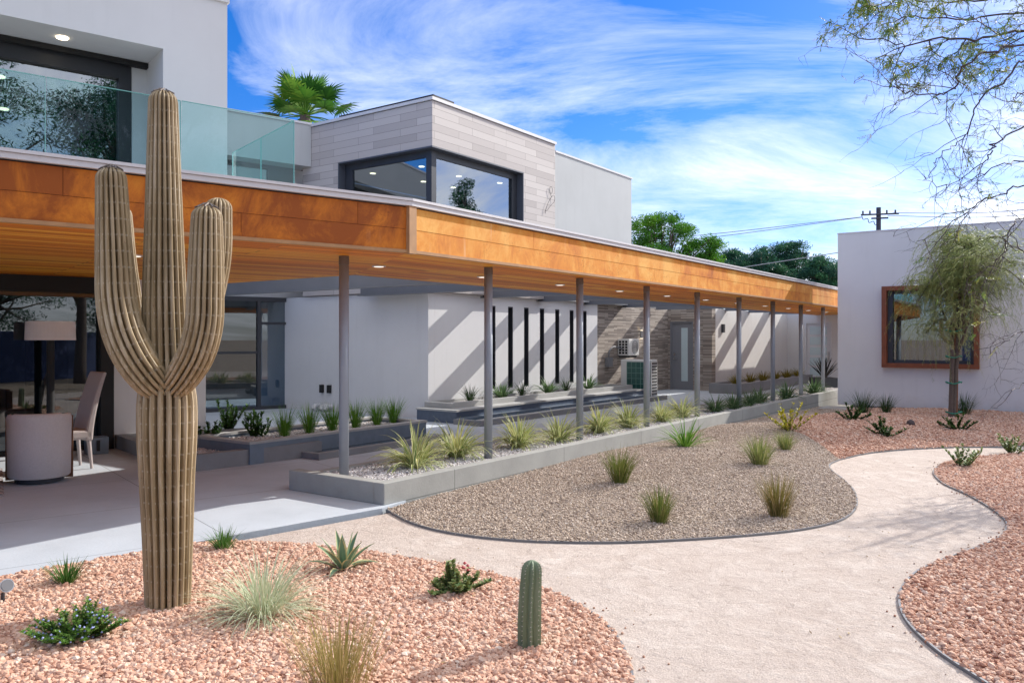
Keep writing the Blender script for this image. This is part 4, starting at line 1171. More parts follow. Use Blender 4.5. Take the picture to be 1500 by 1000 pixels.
for i in range(3):
    for k in range(5): mb.box(FA, a0 - 0.004, a0 - 0.001, v0 + 0.05 + i * 0.1, v0 + 0.12 + i * 0.1, z0 + 0.05 + k * 0.08, z0 + 0.11 + k * 0.08)
mb.build('side_grille', M_BLACK, ac2)
mb = MB()
for k in range(4):
    r = 0.19 - k * 0.05
    ring = [AN(21.28 + r * math.cos(t_ * PI / 12), v1 + 0.004, 1.4 + r * math.sin(t_ * PI / 12)) for t_ in range(25)]
    mb.tube(ring, 0.006, 6)
mb.build('fan_guard', M_DARK, ac2)
mb = MB(); mb.box(FA, 21.0, 21.04, -11.09, -10.75, 1.10, 1.155); mb.box(FA, 21.42, 21.46, -11.09, -10.75, 1.10, 1.155); mb.build('bracket', M_DARK, ac2)
eb = thing('meter_box', 'small grey electric box with conduit on the stone wall', 'electric box', AN(20.3, -11.1, 0.8))
mb = MB(); mb.box(FA, 20.15, 20.42, -11.098, -10.98, 0.85, 1.12); mb.build('case', M_BEAM, eb, bevel=0.01)
mb = MB(); mb.tube(smooth_path([AN(20.28, -11.04, 1.12), AN(20.28, -11.02, 1.3), AN(20.5, -11.0, 1.42), AN(20.9, -10.95, 1.36)], 5), 0.022, 8); mb.build('conduit', M_BEAM, eb)


def sconce(p, fr, nrm, label):
    s = thing('wall_lamp', label, 'wall lamp', p, 'up and down wall lamps')
    q = p + Vector((nrm[0], nrm[1], 0)) * 0.09
    mb = MB(); mb.lathe([(0.055, -0.12), (0.055, 0.12)], 18, q); mb.build('body', M_STEEL, s)
    mb = MB(); mb.lathe([(0.045, 0.1205), (0.045, 0.125)], 18, q); mb.lathe([(0.045, -0.125), (0.045, -0.1205)], 18, q); mb.build('lamp', M_LAMPI, s)
    mb = MB(); mb.tube([p, q], 0.02, 8); mb.build('bracket', M_STEEL, s)


sconce(AN(22.3, -11.1, 1.78), FA, Nn, 'lit steel wall lamp on the shaded stone wall above the air conditioners')
sconce(AN(32.3, -7.4, 1.55), FA, (-A[0], -A[1]), 'lit steel wall lamp beside the white glazed door')

# ------------------------------------------------------------------ cactus sculpture
def rib_tube(m_, pts, rad, ribs, depth, samples=5, tint=0.5, dome=True, ends=True):
    pts = [Vector(p) for p in pts]; vs = []; fs = []; uv = []
    ref = Vector((1, 0, 0)); ln = 0; nper = ribs * samples
    for i, p in enumerate(pts):
        if i: ln += (p - pts[i - 1]).length
        d = (pts[min(i + 1, len(pts) - 1)] - pts[max(i - 1, 0)]).normalized()
        u = (ref - d * ref.dot(d)).normalized(); ref = u; w = d.cross(u)
        for k in range(nper):
            tt = (k % samples) / samples
            s_ = abs(2 * tt - 1)
            r = rad[i] * (1 - depth * (1 - math.sqrt(max(0, 1 - s_ ** 2.1))))
            a = 2 * PI * k / nper
            vs.append(p + (u * math.cos(a) + w * math.sin(a)) * r); uv.append((tt + 0.001, ln))
    for i in range(len(pts) - 1):
        for k in range(nper):
            k2 = (k + 1) % nper; fs.append((i * nper + k, i * nper + k2, (i + 1) * nper + k2, (i + 1) * nper + k))
    fs.append(tuple(reversed(range(nper)))); fs.append(tuple(range((len(pts) - 1) * nper, len(pts) * nper)))
    m_.add(vs, fs, 0, tint, None, uv)


def resample(ctrl, rads, sub):
    P = smooth_path(ctrl, sub); R_ = smooth_path([Vector((r, 0, 0)) for r in rads], sub)
    return P, [max(0.005, q.x) for q in R_]


def domed(P, Rr, k=6, h=0.09):
    """round the end of a ribbed limb"""
    d = (P[-1] - P[-2]).normalized(); r = Rr[-1]; out = list(P); ro = list(Rr)
    for i in range(1, k + 1):
        a = i / k * PI / 2 * 0.93
        out.append(P[-1] + d * h * math.sin(a)); ro.append(r * math.cos(a))
    return out, ro


CB = GG(246, 888); CY = CB.y; kx = CY / FPX


def cp(px, py, dy=0.0):
    Y = CY + dy
    return Vector(((px - 750) / FPX * Y, Y, HZ - (py - 496) / FPX * Y))


cac = thing('cactus_sculpture', 'tall tan metal saguaro cactus sculpture with four raised arms', 'cactus sculpture', CB)
P, Rr = resample([cp(246, 900), cp(246, 800), cp(245, 700), cp(245, 640), cp(245, 590), cp(244, 560), cp(243, 520), cp(241, 440), cp(240, 300), cp(239, 150)],
                 [0.140, 0.155, 0.172, 0.186, 0.186, 0.170, 0.150, 0.138, 0.115, 0.092], 6)
P, Rr = domed(P, Rr, 6, 0.075)
mb = MB(); rib_tube(mb, P, [r * 0.97 for r in Rr], 20, 0.42); mb.build('trunk', M_CACT, cac, smooth=False)


def arm(ctrl, rads):
    P, Rr = resample(ctrl, [r * 0.93 for r in rads], 7); P, Rr = domed(P, Rr, 6, 0.07)
    m_ = MB(); rib_tube(m_, P, Rr, 18, 0.42, tint=0.5); m_.build('arm', M_CACT, cac)


arm([cp(238, 572, -0.06), cp(219, 553, -0.12), cp(197, 522, -0.16), cp(180, 484, -0.18), cp(171, 440, -0.18), cp(168, 390, -0.18), cp(163, 262, -0.18)], [0.10, 0.125, 0.135, 0.134, 0.128, 0.120, 0.097])
arm([cp(256, 566, -0.06), cp(272, 545, -0.12), cp(289, 514, -0.16), cp(299, 474, -0.18), cp(301, 430, -0.18), cp(302, 380, -0.18), cp(303, 318, -0.18)], [0.10, 0.115, 0.122, 0.122, 0.119, 0.113, 0.100])
arm([cp(236, 560, 0.10), cp(214, 515, 0.28), cp(196, 468, 0.36), cp(187, 420, 0.38), cp(181, 370, 0.38), cp(177, 316, 0.38)], [0.08, 0.085, 0.085, 0.085, 0.083, 0.078])
arm([cp(254, 550, 0.10), cp(280, 500, 0.28), cp(301, 455, 0.36), cp(313, 410, 0.38), cp(319, 365, 0.38), cp(320, 305, 0.38)], [0.085, 0.095, 0.10, 0.10, 0.10, 0.097])
for px, py in ((239, 150), (163, 262), (303, 318)):
    mb = MB()
    c = cp(px, py, 0 if px == 239 else -0.18)
    for k in range(9):
        a = 2 * PI * k / 9; r = 0.07
        mb.tube([c + Vector((math.cos(a) * r, math.sin(a) * r, 0.055)), c + Vector((math.cos(a + .6) * 0.02, math.sin(a + .6) * 0.02, 0.083))], 0.005, 5)
    mb.build('end_rods', M_RUSTY, cac)

# small green cactus
b0 = GG(775, 950)
sc = thing('column_cactus', 'short green ribbed cactus column standing alone in the pink gravel', 'cactus', b0)
P, Rr = resample([b0 + Vector((0, 0, -0.03)), b0 + Vector((0, 0, .12)), b0 + Vector((0.004, 0, .28)), b0 + Vector((0.012, 0, .43))], [0.064, 0.067, 0.064, 0.058], 6)
P, Rr = domed(P, Rr, 6, 0.06)


def star_tube(m_, pts, rad, ribs, depth, samples=6):
    vs = []; fs = []; nper = ribs * samples; uv = []
    for i, p in enumerate(pts):
        for k in range(nper):
            tt = (k % samples) / samples; s_ = abs(2 * tt - 1)
            r = rad[i] * (1 - depth * (s_ ** 0.8)); a = 2 * PI * k / nper + 0.3
            vs.append(p + Vector((math.cos(a) * r, math.sin(a) * r, 0))); uv.append((tt + .001, i * .03))
    for i in range(len(pts) - 1):
        for k in range(nper):
            k2 = (k + 1) % nper; fs.append((i * nper + k, i * nper + k2, (i + 1) * nper + k2, (i + 1) * nper + k))
    fs.append(tuple(range((len(pts) - 1) * nper, len(pts) * nper)))
    m_.add(vs, fs, 0, 0.5, None, uv)


mb = MB(); star_tube(mb, P, Rr, 9, 0.34); mb.build('stem', M_CACTG, sc)
mb = MB(); rg = random.Random(5)
for k in range(9):
    a = 2 * PI * (k * 6 + 3) / 54 + 0.3
    for i in range(2, len(P) - 3):
        c = P[i] + Vector((math.cos(a), math.sin(a), 0)) * Rr[i]
        for _ in range(4):
            d = Vector((math.cos(a) + rg.uniform(-.8, .8), math.sin(a) + rg.uniform(-.8, .8), rg.uniform(-.5, .6))).normalized() * 0.011
            mb.tube([c, c + d], [0.0011, 0.0003], 3)
tag(mb.build('spines', M_SPINE, sc), kind='stuff')


# ------------------------------------------------------------------ plants
def blade(m_, base, az, lean, length, width, droop, rg, segs=5, tint=0.5, fold=0.25, edge=True, tip=0.05):
    """one tapering blade with a folded midrib"""
    out = Vector((math.cos(az), math.sin(az), 0)); side = Vector((-math.sin(az), math.cos(az), 0))
    p = Vector(base); th = lean; vs = []; ed = []
    for i in range(segs + 1):
        t_ = i / segs
        w = width * (0.55 + 0.45 * min(1, t_ * 3)) * (1 - max(0, (t_ - 0.45) / 0.55) ** 1.5 * (1 - tip))
        d = out * math.sin(th) + Vector((0, 0, 1)) * math.cos(th)
        nrm = out * math.cos(th) - Vector((0, 0, 1)) * math.sin(th)
        vs += [p - side * w * 0.5 + nrm * w * -fold, p, p + side * w * 0.5 + nrm * w * -fold]
        ed += [1.0, 0.0, 1.0] if edge else [0.0, 0.0, 0.0]
        p = p + d * (length / segs); th += droop / segs * (0.5 + t_)
    fs = []
    for i in range(segs):
        b = i * 3; fs += [(b, b + 1, b + 4, b + 3), (b + 1, b + 2, b + 5, b + 4)]
    m_.add(vs, fs, 0, tint, ed)


def tuft(n, length, width, spread, droop, seed, radius=0.05, segs=5, edge=False, fold=0.2):
    rg = random.Random(seed); m_ = MB()
    for i in range(n):
        az = rg.uniform(0, 2 * PI); q = rg.random() ** 0.7
        r = radius * rg.random()
        blade(m_, (math.cos(az) * r, math.sin(az) * r, -0.02), az + rg.uniform(-.5, .5), 0.04 + q * spread, length * rg.uniform(0.6, 1.08), width * rg.uniform(0.7, 1.2),
              droop * rg.uniform(0.5, 1.3) * (0.35 + q), rg, segs, min(1, max(0, rg.gauss(0.5, 0.25))), fold, edge)
    return m_


class Proto:
    def __init__(s, name, builders): s.name = name; s.b = builders; s.used = [None] * len(builders)

    def put(s, p, rz, sc, label, cat, group, k=0):
        k %= len(s.b)
        if s.used[k] is None:
            mb_, mt = s.b[k]; o = mb_.build(s.name, mt, at=p, local=True); o.location = p; s.used[k] = o
            o.rotation_euler = (0, 0, rz); o.scale = (sc, sc, sc) if isinstance(sc, (int, float)) else sc
        else:
            o = s.used[k].copy(); C.objects.link(o); o.location = p; o.rotation_euler = (0, 0, rz); o.scale = (sc, sc, sc) if isinstance(sc, (int, float)) else sc
        return tag(o, label, cat, group)


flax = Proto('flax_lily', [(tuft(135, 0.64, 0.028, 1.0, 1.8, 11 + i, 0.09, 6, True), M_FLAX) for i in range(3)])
flax_shaded = Proto('flax_lily', [(tuft(135, 0.60, 0.028, 1.0, 1.7, 31 + i, 0.09, 6, True), M_FLAXG) for i in range(3)])  # darker copy for the row's shaded end, shade put into the blade colour
fx = [(608, 684, 1.04, 0, 'large cream striped flax lily nearest in the long planter'),
      (668, 669, 1.05, 0, 'cream striped flax lily just left of the second column'),
      (760, 655, 0.98, 0, 'cream striped flax lily just right of the second column'),
      (818, 646, 0.95, 0, 'cream striped flax lily touching the third column from the left'),
      (878, 633, 0.95, 0, 'cream striped flax lily right of the third column in front of the pool ledge'),
      (919, 626, 0.98, 0, 'cream striped flax lily in front of the green fronted air conditioner'),
      (969, 617, 0.90, 0, 'cream striped flax lily just right of the fourth column'),
      (999, 611, 0.95, 0, 'cream striped flax lily below the grey entry door'),
      (1048, 603, 0.85, 1, 'bright green flax lily just right of the fifth column'),
      (1074, 599, 0.85, 1, 'shaded green flax lily left of the sixth column'),
      (1098, 594, 0.85, 1, 'shaded green flax lily just right of the sixth column'),
      (1113, 590, 0.88, 1, 'yellow tipped green flax lily between the sixth and seventh columns'),
      (1152, 585, 1.0, 1, 'dark flax lily between the seventh and eighth columns'),
      (1192, 577, 1.0, 1, 'dark flax lily before the white glazed door')]
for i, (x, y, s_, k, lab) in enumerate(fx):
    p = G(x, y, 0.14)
    (flax_shaded if k else flax).put(p, i * 1.7, s_ * 0.92 * random.uniform(0.95, 1.05), lab, 'plant', 'strappy flax lilies in the long planter', i)

# courtyard grasses
gb = Proto('grass_clump', [(tuft(170, 0.54, 0.0065, 0.36, 0.6, 51 + i, 0.07, 4), M_GRASSB) for i in range(2)])
gl = ['bright green grass clump at the left end of the tiled planter', 'bright green grass clump second from the left in the tiled planter', 'bright green grass clump just left of the nearest column',
      'bright green grass clump just right of the nearest column', 'darker green grass clump in the middle of the tiled planter', 'bright green grass clump at the right end of the tiled planter']
for i, a in enumerate((6.95, 7.52, 8.05, 8.62, 9.15, 9.65)):
    px = (417, 453, 487, 521, 551, 577)[i]
    n_ = -9.5; r_ = (px - 750) / FPX
    a_ = -(n_ * (Nn[0] - r_ * Nn[1])) / (A[0] - r_ * A[1])
    gb.put(AN(a_, n_, 0.22), i * 2.1, (1.0, 1.0, 0.95), gl[i], 'grass', 'grasses in the tiled planter', i)


def shrub(h, n, seed, leaf=0.05, lw=0.02, spread=0.5, stems=7, bloom=None, up=0.8):
    rg = random.Random(seed); m_ = MB()
    for s_ in range(stems):
        az = rg.uniform(0, 2 * PI); ln = rg.uniform(0, spread); hh = h * rg.uniform(0.55, 1.05)
        pts = []; p = Vector((math.cos(az) * .02, math.sin(az) * .02, -0.02))
        d = Vector((math.cos(az) * ln, math.sin(az) * ln, up)).normalized()
        for k in range(6):
            pts.append(p.copy()); p = p + d * hh / 5; d = (d + Vector((rg.uniform(-.25, .25), rg.uniform(-.25, .25), rg.uniform(-.1, .2)))).normalized()
        m_.tube(pts, [0.006 * (1 - k / 7) for k in range(6)], 4, 1)
        for k in range(n):
            t_ = rg.uniform(0.18, 1.0) * 4.99; i = int(t_); c = pts[i].lerp(pts[min(5, i + 1)], t_ - i)
            a2 = rg.uniform(0, 2 * PI); blade(m_, c, a2, rg.uniform(0.5, 1.5), leaf * rg.uniform(.6, 1.2), lw * rg.uniform(.7, 1.2), rg.uniform(-.4, .6), rg, 2, min(1, max(0, rg.gauss(.5, .25))), 0.1, False)
            if bloom is not None and rg.random() < bloom:
                q = c + Vector((rg.uniform(-.02, .02), rg.uniform(-.02, .02), rg.uniform(0, .03)))
                m_.lathe([(0.002, -0.008), (0.009, 0.0), (0.003, 0.008)], 5, q, 2)
    return m_


dk = [(shrub(0.50, 70, 70 + i, 0.062, 0.030, 0.75, 14), [M_SHRUB, M_TWIG]) for i in range(2)]
dks = Proto('shrub', dk)
for i, (x, y, lab) in enumerate(((300, 652, 'dark leafy shrub just right of the cactus sculpture base in the low planter'), (335, 634, 'taller dark shrub with bright lower leaves in the low planter'), (379, 648, 'dark bushy shrub at the right of the low planter'))):
    dks.put(G(x, y, 0.13), i * 2.0, (1.0, 1.0, 1.15 if i else .8), lab, 'shrub', 'dark shrubs in the low planter', i)
# slot planter plants
sd_ = Proto('grass_clump', [(tuft(110, 0.40, 0.008, 0.6, 0.9, 81, 0.05, 5), M_GRASSD)])
ss_ = Proto('strap_plant', [(tuft(60, 0.44, 0.030, 0.8, 1.3, 82, 0.06, 5, True), M_FLAXG)])
for i, (x, kind, lab) in enumerate(((688, 0, 'dark fine grass clump at the left end of the slot wall planter'), (735, 1, 'green strappy plant right of the second column by the slot wall'), (765, 0, 'dark fine grass clump below the third wall slot'),
                                    (803, 1, 'green strappy plant with pale arching leaves below the wall slots'), (829, 0, 'dark fine grass clump left of the third column by the slot wall'), (862, 1, 'bright strappy plant at the right end of the slot wall'))):
    n_ = -10.62; r_ = (x - 750) / FPX; a_ = -(n_ * (Nn[0] - r_ * Nn[1])) / (A[0] - r_ * A[1])
    (ss_ if kind else sd_).put(AN(a_, n_, 0.31), i * 1.3, 1.15 if kind else 1.1, lab, 'plant', 'plants along the slotted wall', 0)
# golden grasses
gg_ = Proto('grass_clump', [(tuft(120, 0.42, 0.013, 0.75, 0.9, 91 + i, 0.08, 4), M_GOLD) for i in range(2)])
gold_lab = ['golden grass clump at the near left end of the far planter', 'golden grass clump second from left in the far planter', 'golden grass clump third from left in the far planter', 'golden grass clump behind the sixth and seventh columns',
            'golden grass clump right of the seventh column in the far planter', 'golden grass clump at the far right end of the far planter']
for i in range(6):
    gg_.put(AN(24.2 + i * 1.3, -8.75, 0.22), i * 1.9, 1.05, gold_lab[i], 'grass', 'golden grasses in the far planter', i)
# dark agave in a low pot by the far door
pt_ = AN(26.6, -6.75, 0.0)
pot = thing('planter_box', 'square black planter box beside the white building corner', 'planter', pt_)
mb = MB(); ringwall(mb, [pt_ + Vector(v) for v in ((-.35, -.35, 0), (.35, -.35, 0), (.35, .35, 0), (-.35, .35, 0))], 0.04, 0.0, 0.42); mb.build('box_wall', M_DARK, pot)
mb = MB(); mb.prism([(pt_.x - .32, pt_.y - .32), (pt_.x + .32, pt_.y - .32), (pt_.x + .32, pt_.y + .32), (pt_.x - .32, pt_.y + .32)], 0.05, 0.36); mb.build('soil', M_TANBED, pot)
rg = random.Random(3); mb = MB()
for k in range(30): blade(mb, (0, 0, 0), k * 2.4, 0.15 + 0.8 * (k / 30), 0.75, 0.06, 0.2, rg, 4, rg.random() * .5, 0.25, False)
o = mb.build('yucca', leafmat('dusky_leaves', (0.02, 0.02, 0.02), (0.045, 0.045, 0.04), (0.07, 0.075, 0.06)), at=pt_, local=True); o.location = pt_ + Vector((0, 0, .36))
tag(o, 'dark spiky yucca growing in the black planter box', 'yucca')

# plants on the brown mound
ol = Proto('grass_clump', [(tuft(300, 0.50, 0.0065, 0.42, 0.6, 101 + i, 0.09, 5), M_GRASST) for i in range(2)])
ol.put(GG(907, 709), 0.4, 0.95, 'olive grass clump on the brown gravel nearest the long planter', 'grass', 'grass clumps on the brown gravel', 0)
ol.put(GG(966, 767), 1.4, 0.78, 'olive green grass clump near the front edging of the brown gravel', 'grass', 'grass clumps on the brown gravel', 1)
st = Proto('grass_clump', [(tuft(320, 0.52, 0.006, 0.36, 0.5, 111, 0.10, 5), leafmat('rusty_olive_grass', (0.11, 0.12, 0.03), (0.24, 0.20, 0.06), (0.46, 0.33, 0.16)))])
st.put(GG(1139, 758), 0.2, 0.9, 'straw coloured grass clump at the right front of the brown gravel', 'grass', 'grass clumps on the brown gravel', 0)
dl = Proto('dianella', [(tuft(90, 0.66, 0.020, 1.05, 0.8, 121, 0.07, 5), M_GRASSB)])
dl.put(GG(1004, 656), 0.2, 0.85, 'wide green strappy plant close to the long planter wall', 'plant', None, 0)
pg = Proto('grass_clump', [(tuft(220, 0.50, 0.009, 0.62, 0.6, 131, 0.09, 5), leafmat('pale_olive_grass', (0.12, 0.17, 0.05), (0.25, 0.29, 0.09), (0.42, 0.40, 0.18)))])
pg.put(GG(1112, 682), 0.2, 0.95, 'pale olive grass clump right of the mound centre', 'grass', 'grass clumps on the brown gravel', 0)
pg.put(GG(1150, 660), 1.2, 0.72, 'small pale grass clump just below the yellow leaved shrub', 'grass', 'grass clumps on the brown gravel', 0)
rg = random.Random(9)
mb = shrub(0.60, 26, 141, 0.075, 0.040, 1.5, 12, None, 0.9)
o = mb.build('yellow_shrub', [M_YELLOW, M_TWIG], at=GG(1155, 632), local=True); o.location = GG(1155, 632); tag(o, 'small yellow leaved shrub on the brown gravel before the planter', 'shrub')

# far pink bed
dkg = Proto('grass_clump', [(tuft(150, 0.62, 0.008, 0.5, 0.7, 151, 0.12, 5), M_GRASSD)])
for i, (x, y, s_, lab) in enumerate(((1264, 607, 1.0, 'dark grass clump nearest the corner of the white building'), (1297, 606, 0.85, 'dark grass clump left of the rusty window by the wall'), (1412, 608, 0.95, 'dark grass clump against the wall right of the staked tree'))):
    dkg.put(GG(x, y), i * 1.1, s_, lab, 'grass', 'dark grasses along the white wall', 0)
gc = Proto('ground_cover', [(shrub(0.40, 34, 161, 0.07, 0.035, 2.2, 14), [M_SHRUB, M_TWIG])])
for i, (x, y, s_, lab) in enumerate(((1249, 616, 0.95, 'dark low spreading shrub nearest the building corner'), (1299, 640, 1.0, 'dark low spreading shrub on the open pink gravel'), (1403, 630, 0.95, 'dark low spreading shrub at the foot of the staked tree'))):
    gc.put(GG(x, y), i * 1.4, s_, lab, 'shrub', 'low dark shrubs on the far pink gravel', 0)
su = Proto('succulent', [(shrub(0.34, 40, 171, 0.055, 0.032, 1.5, 12), [M_SUCC, M_TWIG])])
su.put(GG(1409, 684), 0.3, 1.0, 'bushy green succulent on the tip of the right pink gravel', 'succulent', 'succulents on the right pink gravel', 0)
su.put(GG(1482, 665), 1.3, 1.0, 'bushy green succulent by the path end at the right frame edge', 'succulent', 'succulents on the right pink gravel', 0)
mb = MB(); pp = GG(1334, 624)
mb.lathe([(0.01, -0.03), (0.06, 0.0), (0.08, 0.05), (0.06, 0.10), (0.015, 0.13)], 9, pp); tag(mb.build('rock', M_TWIG, at=pp), 'small dark rock lying on the far pink gravel', 'rock')

# foreground bed
ft_ = Proto('grass_clump', [(tuft(130, 0.27, 0.008, 0.75, 0.5, 181 + i, 0.05, 4), leafmat('fresh_grass', (0.03, 0.10, 0.02), (0.07, 0.19, 0.03), (0.20, 0.30, 0.10))) for i in range(2)])
ft_.put(GG(98, 856), 0.1, 0.85, 'small green grass tuft by the patio edge left of the cactus sculpture', 'grass', 'green tufts along the patio edge', 0)
ft_.put(GG(328, 806), 0.9, 0.85, 'small green grass tuft by the patio edge right of the cactus sculpture', 'grass', 'green tufts along the patio edge', 1)
mb = tuft(440, 0.50, 0.0075, 1.25, 1.9, 191, 0.11, 7, True); p = GG(385, 902); o = mb.build('sedge', M_PALEG, at=p, local=True); o.location = p; tag(o, 'large pale green fountain shaped sedge in the front pink gravel', 'grass')
mb = tuft(300, 0.46, 0.004, 0.42, 0.5, 192, 0.14, 5); p = GG(497, 1016); o = mb.build('straw_grass', M_GRASSTAN, at=p, local=True); o.location = p; tag(o, 'wispy straw coloured grass at the bottom edge of the photo', 'grass')
# agave
mb = MB(); rg = random.Random(6)
for k in range(17):
    q = k / 16; blade(mb, (0.02 * math.cos(k * 2.4), 0.02 * math.sin(k * 2.4), 0.0), k * 2.4, 0.15 + 1.05 * q, 0.33 - 0.03 * q, 0.070, 0.95 * q + .1, rg, 7, rg.random(), 0.22, True, 0.02)
p = GG(503, 836); o = mb.build('agave', M_AGAVE, at=p, local=True); o.location = p; o.scale = (.92, .92, .92); tag(o, 'striped blue green agave with yellow leaf edges by the path', 'agave')
mb = shrub(0.24, 90, 201, 0.038, 0.024, 2.4, 24, 0.0, 0.8); p = GG(668, 868)
for k in range(5):
    c = (0.06 + 0.02 * math.cos(k * 2), 0.02 + 0.02 * math.sin(k * 2), 0.15 + 0.01 * k); mb.lathe([(0.003, -0.01), (0.015, 0), (0.004, 0.01)], 6, c, 2)
o = mb.build('flowering_succulent', [M_SUCC, M_TWIG, M_BLOOMR], at=p, local=True); o.location = p; tag(o, 'low spreading succulent with a dark red bloom on the front pink gravel', 'succulent')
mb = shrub(0.33, 110, 211, 0.034, 0.011, 1.9, 80, 0.03, 0.8); p = GG(112, 938); o = mb.build('rosemary', [M_ROSEM, M_TWIG, M_BLOOM], at=p, local=True); o.location = p; o.scale = (.86, .86, 0.72); tag(o, 'low rosemary bush dotted with pale blue flowers at lower left', 'shrub')
# garden spotlight at left edge
p = GG(4, 884); gl_ = thing('garden_spotlight', 'small steel garden spotlight in the gravel at the left frame edge', 'spotlight', p)
mb = MB(); mb.tube([p + Vector((0, 0, -0.03)), p + Vector((0, 0, .07))], 0.012, 8); mb.build('stake', M_DARK, gl_)
mb = MB(); mb.tube([p + Vector((-.04, .03, .09)), p + Vector((.03, -.02, .12)), p + Vector((.05, -.035, .128))], [0.028, 0.036, 0.042], 16); mb.build('head', M_STEEL, gl_)
mb = MB(); mb.tube([p + Vector((.0505, -.0355, .1285)), p + Vector((.054, -.038, .13))], 0.036, 16); mb.build('lens', M_BEAM, gl_)

# ------------------------------------------------------------------ patio furniture
p = LM(-0.4, -11.15, 0.0)
mb = MB(); mb.prism([(q.x, q.y) for q in (LM(-4.0, -9.75), LM(1.05, -9.95), LM(1.25, -12.0), LM(-4.0, -12.0))], 0.0, 0.014)
tag(mb.build('rug', M_RUG, at=p), 'pale grey patterned rug under the dining set on the patio', 'rug')


def rot2(o, x, y, a): return Vector((o.x + x * math.cos(a) - y * math.sin(a), o.y + x * math.sin(a) + y * math.cos(a), o.z))


def barrel_chair(c, ang, label):
    t_ = thing('dining_chair', label, 'chair', c, 'dining chairs on the patio')
    m_ = MB(); inner = []; outer = []
    nseg = 22; vs = []; fs = []
    prof = [(0.0, 0.30), (0.02, 0.32), (0.35, 0.325), (0.70, 0.33), (0.745, 0.318), (0.755, 0.29), (0.735, 0.262), (0.42, 0.255), (0.0, 0.25)]
    for i in range(nseg + 1):
        a = ang + PI * 0.5 + (i / nseg) * PI * 1.02 - 0.03
        fall = 0.0 if 4 < i < nseg - 4 else 0.02
        for z, r in prof: vs.append((c.x + math.cos(a) * r, c.y + math.sin(a) * r, c.z + 0.05 + z * (0.98 - fall)))
    k = len(prof)
    for i in range(nseg):
        for j in range(k - 1): fs.append((i * k + j, (i + 1) * k + j, (i + 1) * k + j + 1, i * k + j + 1))
    fs.append(tuple(range(k))); fs.append(tuple(reversed(range(nseg * k, nseg * k + k))))
    m_.add(vs, fs); m_.build('backrest', M_FABRIC, t_, smooth=True)
    m_ = MB(); m_.lathe([(0.24, 0.06), (0.248, 0.1), (0.248, 0.42), (0.23, 0.46), (0.1, 0.47)], 28, c); m_.build('seat', M_FABRIC2, t_, smooth=True)
    m_ = MB()
    for s_ in (-1, 1):
        a = ang + s_ * PI * 0.5
        q = Vector((c.x + math.cos(a) * 0.295, c.y + math.sin(a) * 0.295, c.z)); f = (unit(math.cos(ang), math.sin(ang)), unit(-math.sin(ang), math.cos(ang)))
        u_ = q.x * f[0][0] + q.y * f[0][1]; v_ = q.x * f[1][0] + q.y * f[1][1]
        m_ = MB(); m_.box(f, u_, u_ + 0.05, v_ - 0.045, v_ + 0.045, c.z + 0.02, c.z + 0.74); m_.build('arm_panel', M_WOOD, t_)
    m_ = MB(); m_.lathe([(0.25, 0.0), (0.25, 0.05)], 24, c); m_.build('plinth', M_DARK, t_)
    return t_


def high_chair(c, ang, label):
    t_ = thing('dining_chair', label, 'chair', c, 'dining chairs on the patio')
    f = (unit(math.cos(ang), math.sin(ang)), unit(-math.sin(ang), math.cos(ang)))
    u_ = c.x * f[0][0] + c.y * f[0][1]; v_ = c.x * f[1][0] + c.y * f[1][1]
    m_ = MB(); m_.box(f, u_ - 0.24, u_ + 0.26, v_ - 0.24, v_ + 0.24, 0.38, 0.50); m_.build('seat', M_FABRIC2, t_, bevel=0.03)
    P2 = lambda u, v, z: (u * f[0][0] + v * f[1][0], u * f[0][1] + v * f[1][1], z)
    m_ = MB(); vs = []; fs = []
    for i in range(9):
        s_ = i / 8; z = 0.36 + s_ * 0.86; off = -0.24 - 0.17 * s_ ** 1.6; th = 0.095 - 0.045 * s_
        hw = 0.24
        vs += [P2(u_ + off, v_ - hw, z), P2(u_ + off + th, v_ - hw, z), P2(u_ + off + th, v_ + hw, z), P2(u_ + off, v_ + hw, z)]
    for i in range(8):
        for k in range(4): k2 = (k + 1) % 4; fs.append((i * 4 + k, i * 4 + k2, i * 4 + 4 + k2, i * 4 + 4 + k))
    fs += [(3, 2, 1, 0), (32, 33, 34, 35)]
    m_.add(vs, fs); m_.build('backrest', M_FABRIC2, t_, bevel=0.02)
    for su_, sv_ in ((-1, -1), (-1, 1), (1, -1), (1, 1)):
        m_ = MB(); m_.tube([P2(u_ + su_ * 0.20, v_ + sv_ * 0.19, 0.385), P2(u_ + su_ * 0.235, v_ + sv_ * 0.20, 0.0)], [0.028, 0.018], 8); m_.build('leg', M_FABRIC2, t_)
    return t_


ca = math.atan2(M[1], M[0])
barrel_chair(G(58, 703, 0.014), ca + PI - 0.25, 'rounded beige barrel chair with its back to the patio, beside the high chair')
high_chair(G(97, 685, 0.014), math.atan2(-L[1], -L[0]) + 0.15, 'high-backed taupe dining chair seen from its side')
barrel_chair(G(-62, 716, 0.014), ca + PI + 0.1, 'beige barrel chair mostly cut off by the left frame edge')
tb = thing('dining_table', 'dark wooden dining table behind the barrel chair', 'table', LM(-0.9, -11.1, 0.0))
mb = MB(); mb.box(FL, -3.2, 0.62, -11.75, -10.75, 0.70, 0.76); mb.build('tabletop', M_WOOD, tb, bevel=0.01)
for l in (-2.6, -0.2):
    mb = MB(); mb.box(FL, l, l + 0.18, -11.45, -11.0, 0.014, 0.70); mb.build('leg', M_WOOD, tb)
lpz = LM(1.72, -12.75, 0.0)
r_ = (74 - 750) / FPX; yy = 11.25; lpz = Vector((r_ * yy, yy, 0))
fl_ = thing('floor_lamp', 'floor lamp with a pale rectangular shade before the dark glass doors', 'lamp', lpz)
